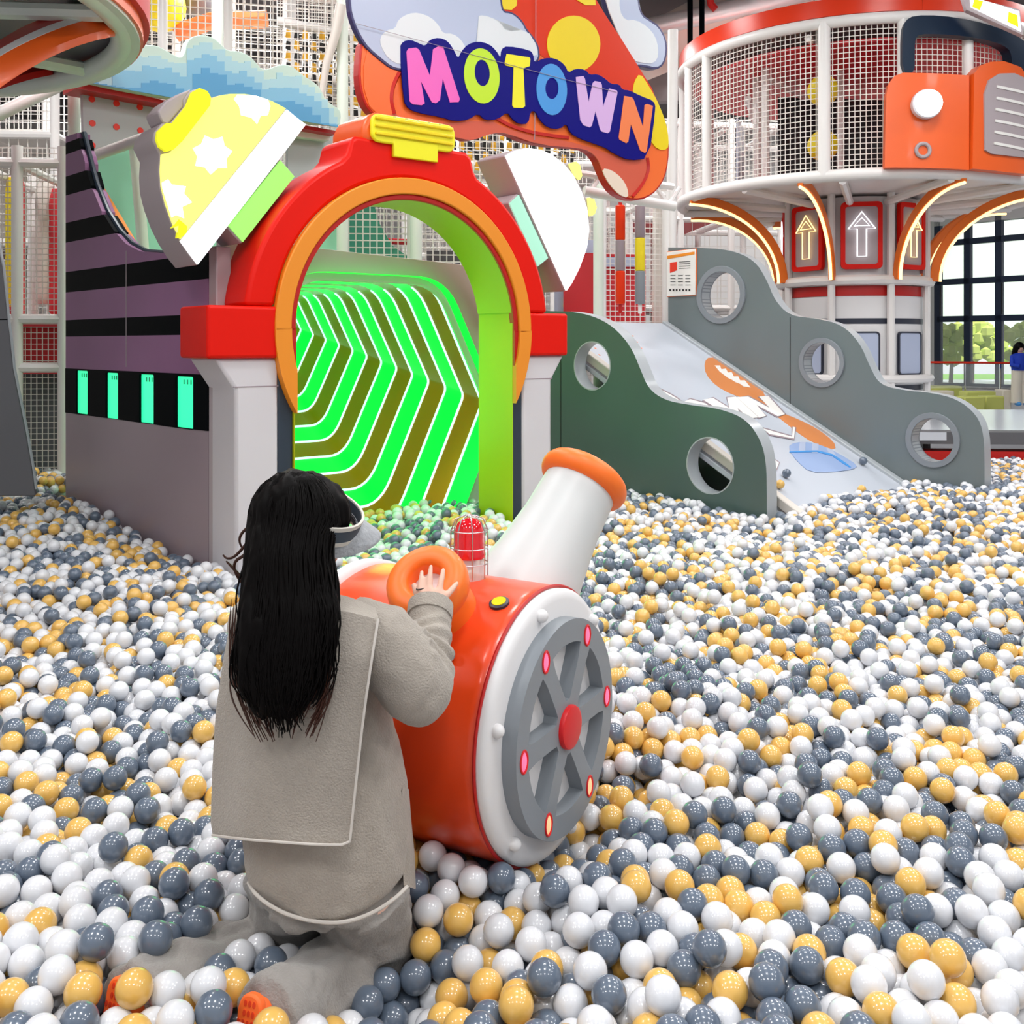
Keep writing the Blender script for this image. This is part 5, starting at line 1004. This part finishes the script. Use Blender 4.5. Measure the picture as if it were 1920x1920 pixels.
# rounded shirt tail dipping at the back
tl_ = lambda x, y, d, ry: Vector((at(x, y, d).x, d, at(x, y, d-ry).z))
tail = [(tl_(616, 1655, 2.43, .158), .184, .158, .25), (tl_(618, 1690, 2.41, .145), .176, .146, .2), (tl_(617, 1714, 2.38, .12), .15, .122, .15), (tl_(615, 1730, 2.35, .09), .11, .092, .1)]
sw2 = ellloft(tail, 40); k0 = len(sw.v); sw.v += sw2.v; sw.f += [tuple(i+k0 for i in f) for f in sw2.f]; sw.m += sw2.m
def tubearm(m, pts, rad, n=24): m.tube(pts, rad, n)
ua = [shR+Vector((-.05, .02, -.02)), shR.lerp(elR, .25), shR.lerp(elR, .55), shR.lerp(elR, .85), elR+Vector((0, 0, .0))]
tubearm(sw, ua, [.085, .092, .09, .085, .078])
fa_ = [elR+(elR-wrR)*.05, elR.lerp(wrR, .15), elR.lerp(wrR, .4), elR.lerp(wrR, .55), elR.lerp(wrR, .7), elR.lerp(wrR, .85), wrR.lerp(elR, -.08)]
tubearm(sw, fa_, [.076, .080, .068, .066, .060, .056, .055])
tubearm(sw, [shL+Vector((.05, -.02, -.02)), shL.lerp(elL, .5), elL], [.085, .085, .075]); tubearm(sw, [elL, elL.lerp(wrL, .5), wrL], [.072, .062, .052])
sw.ball(elR, .073, 20); sw.ball(elL, .075, 20); sw.ball(shL, .068, 20)
fold = lambda v: .011*noise.noise(Vector((v.x*9, v.y*9, v.z*3.2)))+.0035*noise.noise(v*26)
ax_f = (wrR-elR).normalized()
def fold2(v):
    d = fold(v); t = (v-elR).dot(ax_f)/(wrR-elR).length; rr = ((v-elR)-ax_f*(v-elR).dot(ax_f)).length
    if .1 < t < .9 and rr < .1: d += .0065*math.sin(t*34+8*noise.noise(v*9))*math.sin(PI*(t-.1)/.8)
    return d
sweater = obj('knit_coat', remesh(sw, .0075, 7, .5, fold2), 'knit', person, sm=80, label='loose oatmeal knit coat')
obj('cuff', MB().tube([wrR.lerp(elR, .06), wrR.lerp(elR, -.03), wrR.lerp(elR, -.105)], [.0565, .0575, .057], 28), 'knit', person, sm=60)
# hem line
hp = [at(x, y, d) for x, y, d in smooth([(466, 1655, 2.36), (478, 1676, 2.30), (505, 1698, 2.275), (545, 1718, 2.262), (600, 1730, 2.258), (650, 1730, 2.253), (700, 1712, 2.25), (740, 1686, 2.26), (764, 1662, 2.29)], 2, False)]
obj('hem', MB().tube(hp, .0045, 8), 'hem', person)
# cape panel down the back
def sheet(rows, nu, th, name, mm, par, nz=.006, sc=7, thick_edge=True):
    """rows of sight-line points (x, y, D) interpolated into a thick cloth"""
    V = []
    for r in rows:
        r = smooth(r, 2, False); 
        for i in range(nu+1):
            t = i/nu*(len(r)-1); k = min(int(t), len(r)-2); q = t-k; V.append(tuple(r[k][j]*(1-q)+r[k+1][j]*q for j in range(3)))
    nr = len(rows); W_ = []
    sub = 6
    for i in range((nr-1)*sub+1):
        t = i/sub; k = min(int(t), nr-2); q = t-k; q2 = q
        for j in range(nu+1):
            a, b_ = V[k*(nu+1)+j], V[(k+1)*(nu+1)+j]; W_.append(at(*(a[z]*(1-q2)+b_[z]*q2 for z in range(3))))
    W_ = [w+Vector((0, 1, 0))*nz*noise.noise(Vector((w.x*sc*1.6, 0, w.z*sc*.5))) for w in W_]
    rr = (nr-1)*sub+1; n = nu+1; N = rr*n; m = MB(); off = Vector((0, th, 0))
    f = [(i*n+j, i*n+j+1, (i+1)*n+j+1, (i+1)*n+j) for i in range(rr-1) for j in range(nu)]
    f2 = [tuple(N+q for q in reversed(x)) for x in f]; bd = []
    for j in range(nu): bd += [(j, j+1, N+j+1, N+j), ((rr-1)*n+j, (rr-1)*n+j+1, N+(rr-1)*n+j+1, N+(rr-1)*n+j)]
    for i in range(rr-1): bd += [(i*n, (i+1)*n, N+(i+1)*n, N+i*n), (i*n+nu, (i+1)*n+nu, N+(i+1)*n+nu, N+i*n+nu)]
    return obj(name, m.add(W_+[w+off for w in W_], f+f2+bd), mm, par, sm=60)
rows = [[(470, 1128, 2.46), (530, 1112, 2.40), (600, 1110, 2.36), (650, 1118, 2.35), (703, 1140, 2.36)],
        [(436, 1150, 2.40), (500, 1145, 2.31), (580, 1140, 2.27), (650, 1145, 2.26), (709, 1160, 2.29)],
        [(420, 1230, 2.38), (490, 1230, 2.27), (570, 1230, 2.24), (640, 1230, 2.235), (698, 1230, 2.25)],
        [(406, 1330, 2.38), (480, 1330, 2.265), (560, 1332, 2.235), (620, 1335, 2.225), (682, 1338, 2.24)],
        [(398, 1450, 2.375), (470, 1455, 2.255), (550, 1460, 2.225), (610, 1460, 2.215), (668, 1460, 2.225)],
        [(394, 1540, 2.37), (460, 1548, 2.25), (540, 1554, 2.22), (600, 1558, 2.21), (658, 1560, 2.215)],
        [(398, 1566, 2.365), (460, 1574, 2.247), (540, 1580, 2.215), (600, 1584, 2.205), (655, 1584, 2.21)]]
cp = sheet(rows, 40, .010, 'cape_panel', 'knit', person, .012)
cp['label'] = 'long flat knit panel hanging down the back'
e_ = [at(x, y, d-.004) for x, y, d in smooth([(709, 1160, 2.28), (698, 1230, 2.24), (682, 1338, 2.232), (668, 1460, 2.217), (658, 1560, 2.207), (655, 1584, 2.204), (600, 1584, 2.20), (540, 1580, 2.21), (460, 1574, 2.24), (398, 1566, 2.358)], 1, False)]
obj('panel_edging', MB().tube(e_, .003, 6), 'hem', person)
# side flap with slit
sheet([[(754, 1480, 2.42), (760, 1480, 2.44), (766, 1482, 2.47)], [(752, 1540, 2.41), (764, 1540, 2.43), (771, 1545, 2.46)], [(754, 1600, 2.40), (770, 1600, 2.41), (777, 1605, 2.46)], [(757, 1660, 2.385), (773, 1665, 2.41), (779, 1668, 2.46)]], 8, .008, 'side_flap', 'knit', person, .004)
# trousers
tr = MB()
tr.tube([hip+UZ*.02, hip-UZ*.06], [.155, .16], 28)
tr.tube([hpR, hpR.lerp(knR, .5), knR+UZ*.02, knR-UZ*.0], [.11, .108, .1, .085], 24); tr.tube([hpL, hpL.lerp(knL, .5), knL+UZ*.02, knL], [.11, .105, .1, .085], 24)
tr.tube([knR+UZ*.005, knR.lerp(anR, .35), knR.lerp(anR, .7), anR.lerp(knR, -.06)], [.088, .088, .08, .080], 22)
tr.tube([knL+UZ*.005, knL.lerp(anL, .35), knL.lerp(anL, .7), anL.lerp(knL, -.06)], [.088, .086, .08, .078], 22)
def tf(v): return .016*noise.noise(Vector((v.x*9, v.y*9, v.z*14)))+.007*abs(noise.noise(v*22))+.004*math.sin((v.x-v.y)*60+6*noise.noise(v*7))
obj('trousers', remesh(tr, .0075, 6, .5, tf), 'trouser', person, sm=80, label='soft grey trousers')
for an, kn, nm_ in ((anR, knR, 0), (anL, knL, 1)):
    d = (an-kn).normalized(); q = d.cross(UZ).normalized(); v_ = q.cross(d)
    c = an+d*.04; m = MB(); R = Matrix((q, v_, d)).transposed()
    m.ball(c-v_*.015, (.034, .062, .045), 20, 0, R); sh = obj('shoe', m, 'sole', person, sm=80, label='orange soled shoe')
    PSo = Pl(c+d*.045, q, v_); PSo.n = d
    so = obj('sole', MB().prism(PSo, smooth([(-.02, -.12), (.02, -.12), (.032, -.06), (.027, .0), (.03, .04), (.015, .062), (-.015, .062), (-.03, .04), (-.027, 0), (-.032, -.06)], 2), .022, .0), 'sole', sh, bev=.005)
    mm_ = MB()
    for i in range(5):
        for j in range(9):
            if abs(i-2) < 2 or 2 < j < 7: mm_.prism(PSo, circ(((i-2)*.0105, -.10+j*.018), .0038, 8, .0065), .002, .0012)
    obj('sole_tread', mm_, 'soled', sh, sm=0)
# visor
Rv = Matrix((FD, SD, UD)).transposed()
def vring(r0, r1, h0, h1, nm, mm, tilt=.0, n=48):
    vs = []; 
    for h, k in ((h0, 1.0), (h1, 1.0), (h1, .95), (h0, .95)):
        for j in range(n):
            t = -1.75+3.5*j/(n-1); vs.append(hd+FD*(r0*math.cos(t)*k)+SD*(r1*math.sin(t)*k)+UD*(h+tilt*math.cos(t)))
    return obj(nm, MB().add(vs, [(i*n+j, i*n+(j+1) % n, ((i+1) % 4)*n+(j+1) % n, ((i+1) % 4)*n+j) for i in range(4) for j in range(n-1)]), mm, vis)
pk = MB(); vs = []; NU, NV = 24, 8
for i in range(NV+1):
    for j in range(NU+1):
        t = -1.25+2.5*j/NU; rr = 1+ (i/NV)*.68*math.cos(t*1.15)**.6 if abs(t*1.15) < PI/2 else 1
        vs.append(hd+FD*(.112*math.cos(t)*rr)+SD*(.098*math.sin(t)*(1+.06*i/NV))+UD*(.032-.028*(i/NV)**1.3-.025*math.sin(t)**2*(i/NV)))
nn_ = len(vs); vs += [v-UD*.004 for v in vs]
f = [(i*(NU+1)+j, i*(NU+1)+j+1, (i+1)*(NU+1)+j+1, (i+1)*(NU+1)+j) for i in range(NV) for j in range(NU)]; f += [tuple(nn_+q for q in reversed(x)) for x in f]
f += [(NV*(NU+1)+j, NV*(NU+1)+j+1, nn_+NV*(NU+1)+j+1, nn_+NV*(NU+1)+j) for j in range(NU)]
vis = obj('visor', pk.add(vs, f), 'visor', person, sm=60, label='grey woven sun visor peak')
vring(.121, .106, .018, .058, 'visor_band', 'bandc', -.004); vring(.122, .107, .012, .022, 'band_trim', 'bandw', -.004); vring(.122, .107, .052, .062, 'band_trim', 'bandw', -.004)
obj('earring', MB().tube([hd+SD*.088-UD*.068+FD*(-.005+.011*math.cos(t))+UD*.011*math.sin(t) for t in [2*PI*i/20 for i in range(20)]], .0013, 6, closed=True), 'dark', person)
# hair: mass plus locks
hm = MB()
hm.ball(hd+UD*.014-FD*.044, (.094, .098, .120), 28, 0, Rv)
rows_h = [(554, 78, 930, 2.40, .085), (548, 84, 985, 2.36, .09), (541, 82, 1040, 2.33, .09), (542, 88, 1100, 2.30, .08), (542, 95, 1150, 2.265, .065), (534, 93, 1220, 2.235, .052), (530, 82, 1280, 2.215, .042), (528, 62, 1320, 2.205, .032), (528, 38, 1345, 2.2, .02)]
hm.ball(hd+UD*.034-FD*.012, (.106, .096, .090), 26, 0, Rv)
hr = ellloft([(at(x, y, D), w/F*D, ry, .12) for x, w, y, D, ry in rows_h], 36); k0 = len(hm.v); hm.v += hr.v; hm.f += [tuple(i+k0 for i in f) for f in hr.f]; hm.m += hr.m
def hf(v): return .007*noise.noise(Vector((v.x*34, v.y*34, v.z*3)))+.004*noise.noise(Vector((v.x*80, v.y*80, v.z*6)))
hair = obj('hair', remesh(hm, .006, 5, .5, hf), 'hair', person, sm=80, label='long wavy black hair with brown ends')
lk, lb = MB(), MB(); rh = random.Random(5)
for i in range(320):
    t0 = rh.uniform(-1, 1); dpt = rh.uniform(.2, 1); wav = rh.uniform(0, 6.28); amp = rh.uniform(2, 13); end = 1388-rh.uniform(0, 1)**1.5*150-70*abs(t0)**1.5; st = rh.choice((886, 900, 940, 1000, 1100)); pts = []; rad = []
    n = 14
    for q in range(n+1):
        y = st+(end-st)*q/n; r = None
        for a, b_ in zip(rows_h, rows_h[1:]):
            if a[2] <= y <= b_[2]: u_ = (y-a[2])/(b_[2]-a[2]); r = [a[z]*(1-u_)+b_[z]*u_ for z in range(5)]
        if r is None: r = list(rows_h[0]) if y < 930 else [534, 46, y, 2.2, .015]
        kk = max(.02, 1-((985-y)/106)**2) if y < 985 else 1
        if y < 985: r[1] = 90*math.sqrt(kk); r[0] = 553; r[3] = 2.375; r[4] = .101*math.sqrt(kk)
        spread = 1+.12*max(0, (y-1150)/200); x = r[0]+r[1]*t0*spread+amp*math.sin(wav+y*.03)*((y-st)/(end-st+1))**1.3*1.3
        dd = r[3]-r[4]*math.sqrt(max(0, 1-t0*t0))*1.0-.003*dpt; pts.append(at(x, y, dd)); rad.append(.0026*(1-.85*(q/n)**3)*min(1, .2+q*.4)+.0004)
    lk.tube(pts, rad, 5)
obj('hair_lock', lk, 'hair', hair, sm=80, kind='stuff')
for i in range(70):
    x0 = rh.choice((rh.uniform(436, 470), rh.uniform(436, 500), rh.uniform(600, 628), rh.uniform(470, 610))); st = rh.uniform(1100, 1260) if x0 < 468 or x0 > 618 else rh.uniform(1240, 1300); end = rh.uniform(1330, 1392); sgn = -1 if x0 < 540 else .6; am = rh.uniform(3, 12); ph = rh.uniform(0, 6)
    pts = [at(x0+(sgn*am*math.sin(q/10*PI*1.1+ph*.15))+(534-x0)*.35*(q/10)**2, st+(end-st)*q/10, 2.235-.05*q/10+(.06 if x0 < 470 or x0 > 620 else -.012)*(1-q/10)) for q in range(11)]
    lb.tube(pts, [.0026*(1-.75*q/10)*min(1, .1+q*.25)+.0003 for q in range(11)], 5)
for L in ([(470, 985), (452, 1000), (448, 1015), (455, 1030)], [(462, 1020), (440, 1045), (425, 1048), (418, 1040)], [(460, 1040), (436, 1055), (445, 1085), (470, 1110)], [(455, 1085), (432, 1060), (424, 1052)]):
    L = smooth(L, 2, False); lb.tube([at(x, y, 2.36) for x, y in L], [.004*(1-.8*i/len(L))+.0006 for i in range(len(L))], 6)
obj('brown_lock', lb, 'hairb', hair, sm=80, kind='stuff')
# ================================================================ BALL PIT
DB = .0755; RB = DB/2
def sstep(x): x = np.clip(x, 0, 1); return x*x*(3-2*x)
def surf(X, Y):
    """height of the top of the heap"""
    z = .315+.018*np.sin(X*2.1+1.3)*np.cos(Y*1.7)+.012*np.sin(X*4.3+Y*3.1)
    z += .05*sstep((Y-6.5)/3)                                   # banks up towards the far side
    z += .13*sstep((-X-1.9)/1.3)*sstep((Y-5.2)/2.0)              # bank against the striped wall
    z += .09*np.exp(-((X+.15)**2/.9+(Y-7.6)**2/.5))             # in the archway
    z -= .15*np.exp(-((X+.22)**2/.045+(Y-2.30)**2/.06))         # hollow beside the drum
    z -= .045*np.exp(-((X+.42)**2/.07+(Y-2.28)**2/.06)); z -= .10*np.exp(-((X+.60)**2/.03+(Y-2.48)**2/.04))
    z -= .05*np.exp(-((X-.15)**2/.08+(Y-2.3)**2/.05))*0
    z += .03*np.exp(-((X-.25)**2/.02+(Y-2.55)**2/.04))
    return z
zone = []
YMAX = 12.2
def keep(X, Y, zt, m=0.0):
    k = (Y > 1.62) & (Y < YMAX) & (np.abs(X) < Y*.53+.75)
    # striped wall and everything left-behind it
    aw = np.array([AX.x, AX.y]); P0 = np.array([PWL.P.x, PWL.P.y]); nw = np.array([PWL.n.x, PWL.n.y]); d = (X-P0[0])*nw[0]+(Y-P0[1])*nw[1]; al = (X-P0[0])*aw[0]+(Y-P0[1])*aw[1]
    k &= ~((al > -.35) & (al < 3.0) & (d < RB) & (d > -2.2) & (al > 1.25))
    k &= ~((al > -.12) & (al < 2.6) & (d < RB) & (d > -.16))
    k &= ~((Y > 9.25) & (X < -3.2)); 
    # archway pillars
    tt = np.array([T.x, T.y])/T.length; nn2 = np.array([G.n.x, G.n.y]); a = (X-G.P.x)*tt[0]+(Y-G.P.y)*tt[1]; dn = (X-G.P.x)*nn2[0]+(Y-G.P.y)*nn2[1]
    k &= ~((a > .16) & (a < .60) & (dn < RB) & (dn > -.48)); k &= ~((a > 2.24) & (a < 2.69) & (dn < RB) & (dn > -.48))
    # inside the tunnel only a short way
    k &= ~((a > .3) & (a < 2.6) & (dn < -1.1) & (Y < 9.3))
    # slide panels
    for PP, s_hi in ((PRr, 3.5), (PLf, 3.0)):
        n3 = np.array([PP.n.x, PP.n.y]); dd = (X-PP.P.x)*n3[0]+(Y-PP.P.y)*n3[1]; aa = (X-PP.P.x)*PP.e1.x+(Y-PP.P.y)*PP.e1.y
        a_near = nearR[0] if PP is PRr else nearL[0]
        k &= ~((aa > a_near-RB) & (aa < s_hi) & (dd < RB) & (dd > -.14-RB))
    k &= ~((Y > 11.30+RB*0) & (X > 3.0))
    return k
N0 = 0
def seedpts():
    pts = []
    # areal density by depth: a thick heap near the camera, thinner further out
    for (y0, y1, lay) in ((1.62, 3.4, 2.9), (3.4, 5.6, 2.4), (5.6, 8.0, 2.0), (8.0, YMAX, 1.75)):
        A_ = (y1-y0)*((y0+y1)*.53+1.5); n = int(A_*lay*.62*DB/(PI/6*DB**3)); Y = rng.uniform(y0, y1, n); X = (rng.uniform(-1, 1, n))*(Y*.53+.75)
        Z = rng.uniform(0, 1, n)*lay*DB; pts.append(np.stack([X, Y, Z, np.full(n, lay)], 1))
    return np.concatenate(pts)
Pp = seedpts(); Pp = Pp[keep(Pp[:, 0], Pp[:, 1], 0)]
lay = Pp[:, 3].copy(); Pp = Pp[:, :3].copy(); top = surf(Pp[:, 0], Pp[:, 1]); Pp[:, 2] = top-RB-lay*DB+Pp[:, 2]
caps = []
def cap(a, b, r): caps.append((np.array(a), np.array(b), r))
cap(C1-ND*.02, C1-ND*.63, RD)                                    # drum body
for h, k, a, r in ((hpR, knR, anR, .088), (hpL, knL, anL, .086)): cap(h, k, r+.018); cap(k, a, r-.02); cap(a, a+(a-k).normalized()*.05, .07)
slN = np.array(PSl.n); slP = np.array(PSl.P)
tS = np.array([TS.x, TS.y, 0.]); eS = np.array(e2)
def pairs(P):
    c = np.floor(P/DB).astype(np.int64); c -= c.min(0); dims = c.max(0)+3; key = (c[:, 0]*dims[1]+c[:, 1])*dims[2]+c[:, 2]
    o = np.argsort(key, kind='stable'); ks = key[o]; I, J = [], []
    for dx in (-1, 0, 1):
        for dy in (-1, 0, 1):
            for dz in (-1, 0, 1):
                off = (dx*dims[1]+dy)*dims[2]+dz
                if off < 0: continue
                lo_ = np.searchsorted(ks, key+off, 'left'); hi_ = np.searchsorted(ks, key+off, 'right')
                for q in range(int((hi_-lo_).max()) if len(lo_) else 0):
                    m_ = lo_+q < hi_; i = np.nonzero(m_)[0]; j = o[lo_[i]+q]
                    if off == 0: g_ = i < j; i, j = i[g_], j[g_]
                    I.append(i); J.append(j)
    return np.concatenate(I), np.concatenate(J)
for it in range(46):
    if it % 2 == 0: I, J = pairs(Pp)
    d = Pp[J]-Pp[I]; L = np.sqrt((d*d).sum(1))+1e-9; ov = DB-L; m_ = ov > 0; i, j = I[m_], J[m_]; c_ = (d[m_]/L[m_][:, None])*(ov[m_]*.5)[:, None]*.8
    mv = np.zeros_like(Pp); np.add.at(mv, i, -c_); np.add.at(mv, j, c_); cnt = np.bincount(np.concatenate([i, j]), minlength=len(Pp)); mv /= np.maximum(1, cnt*.45)[:, None]
    Pp += mv; Pp[:, 2] -= .0022 if it < 38 else 0
    st = surf(Pp[:, 0], Pp[:, 1]); Pp[:, 2] = np.maximum(Pp[:, 2], st-lay*DB+RB*.6)
    over = Pp[:, 2]-(st-RB*.35); Pp[:, 2] -= np.maximum(0, over)*.35
    for a, b_, r in caps:
        a_, bb_ = a, b_; ab = bb_-a_; t = np.clip(((Pp-a_)@ab)/(ab@ab), 0, 1); q = Pp-(a_+t[:, None]*ab); l_ = np.sqrt((q*q).sum(1)); hit = l_ < r+RB; Pp[hit] += q[hit]/l_[hit][:, None]*((r+RB)-l_[hit])[:, None]
# discard balls left inside solids
ok = keep(Pp[:, 0], Pp[:, 1], 0)
dsl = (Pp-slP)@slN; ua_ = (Pp-slP)@tS; va_ = (Pp-slP)@eS
ok &= ~((dsl < RB) & (dsl > -1.2) & (ua_ > -.15) & (ua_ < wid+.02) & (va_ > -1) & (va_ < ln+.02))
c1 = np.array(C1); nd = np.array(ND); q = Pp-c1; ax_ = q@nd; rad_ = np.sqrt(((q-ax_[:, None]*nd)**2).sum(1)); ok &= ~((ax_ < RB*.9+.05) & (ax_ > -.70-RB*.9) & (rad_ < RD+RB*.9))
ok &= Pp[:, 2] < surf(Pp[:, 0], Pp[:, 1])+DB*1.2
Pp = Pp[ok]
# a few loose balls
extra = np.array([[PSl.pt(.62, ln-.62, RB+.003).x, PSl.pt(.62, ln-.62, RB+.003).y, PSl.pt(.62, ln-.62, RB+.003).z], [PSl.pt(.35, ln-.5, RB+.003).x, PSl.pt(.35, ln-.5, RB+.003).y, PSl.pt(.35, ln-.5, RB+.003).z], [PSl.pt(1.95, ln-.62, RB+.003).x, PSl.pt(1.95, ln-.62, RB+.003).y, PSl.pt(1.95, ln-.62, RB+.003).z]])
Pp = np.concatenate([Pp, extra]); n = len(Pp)
# colours in loose clumps: white, grey, yellow
r_ = rng.random(n)+.10*np.sin(Pp[:, 0]*5.1+1)*np.sin(Pp[:, 1]*4.3); colr = np.where(r_ < .46, 0, np.where(r_ < .77, 1, 2)); colr[-3:] = (1, 2, 1)
print('balls', n)
# the largest in view become objects of their own
sx = 960+F*Pp[:, 0]/Pp[:, 1]; sy = HY-F*(Pp[:, 2]-CZ)/Pp[:, 1]; topness = surf(Pp[:, 0], Pp[:, 1])-Pp[:, 2]
vis_ = (sx > -20) & (sx < 1940) & (sy < 1945) & (topness < DB*1.0) 
vis_ &= ~((sx > 470) & (sx < 760) & (sy < 1720) & (Pp[:, 1] > 2.5)); vis_ &= ~((sx > 400) & (sx < 1110) & (sy < 1560) & (Pp[:, 1] > 2.6))
order = np.argsort(Pp[:, 1]+topness*6)
KB = (('white_ball', 'wball', 'glossy white plastic ball lying loose in the nearer part of the ball pit', 'nearer white pit balls'),
      ('grey_ball', 'gball', 'slate grey plastic ball lying loose in the nearer part of the ball pit', 'nearer grey pit balls'),
      ('yellow_ball', 'yball', 'honey yellow plastic ball lying loose in the nearer part of the ball pit', 'nearer yellow pit balls'))
single = np.zeros(n, bool)
for k, (nm_, mm_, lab, grp) in enumerate(KB):
    mb = MB().ball((0, 0, 0), RB, 28); me = bpy.data.meshes.new(nm_); me.from_pydata(mb.v, [], mb.f); me.materials.append(M[mm_]); me.shade_smooth()
    proto = None; c = 0
    for i in order:
        if c >= 300: break
        if colr[i] != k or not vis_[i]: continue
        o = bpy.data.objects.new(nm_, me) if proto is None else proto.copy()
        if proto is None: proto = o; o['label'] = lab; o['category'] = 'ball'; o['group'] = grp
        COL.objects.link(o); o.location = Pp[i]; single[i] = True; c += 1
    # the rest of this colour: one scattered mass
    rest = Pp[(colr == k) & ~single]; pm_ = bpy.data.meshes.new(nm_+'_mass'); pm_.from_pydata([tuple(p) for p in rest], [], [])
    o = bpy.data.objects.new(nm_+'s', pm_); COL.objects.link(o); o['label'] = lab.replace('lying loose in the nearer part of', 'mass filling the rest of').replace('plastic ball', 'plastic balls in a'); o['category'] = 'balls'; o['kind'] = 'stuff'
    ng = bpy.data.node_groups.new('scatter_'+nm_, 'GeometryNodeTree'); ng.interface.new_socket('Geometry', in_out='INPUT', socket_type='NodeSocketGeometry'); ng.interface.new_socket('Geometry', in_out='OUTPUT', socket_type='NodeSocketGeometry')
    gi = ng.nodes.new('NodeGroupInput'); go = ng.nodes.new('NodeGroupOutput'); us_ = ng.nodes.new('GeometryNodeMeshUVSphere'); us_.inputs['Segments'].default_value = 20; us_.inputs['Rings'].default_value = 11; us_.inputs['Radius'].default_value = RB
    ss = ng.nodes.new('GeometryNodeSetShadeSmooth'); sm_ = ng.nodes.new('GeometryNodeSetMaterial'); sm_.inputs['Material'].default_value = M[mm_]; ip = ng.nodes.new('GeometryNodeInstanceOnPoints')
    ng.links.new(us_.outputs['Mesh'], ss.inputs['Geometry']); ng.links.new(ss.outputs['Geometry'], sm_.inputs['Geometry']); ng.links.new(sm_.outputs['Geometry'], ip.inputs['Instance']); ng.links.new(gi.outputs[0], ip.inputs['Points']); ng.links.new(ip.outputs[0], go.inputs[0])
    md = o.modifiers.new('scatter', 'NODES'); md.node_group = ng
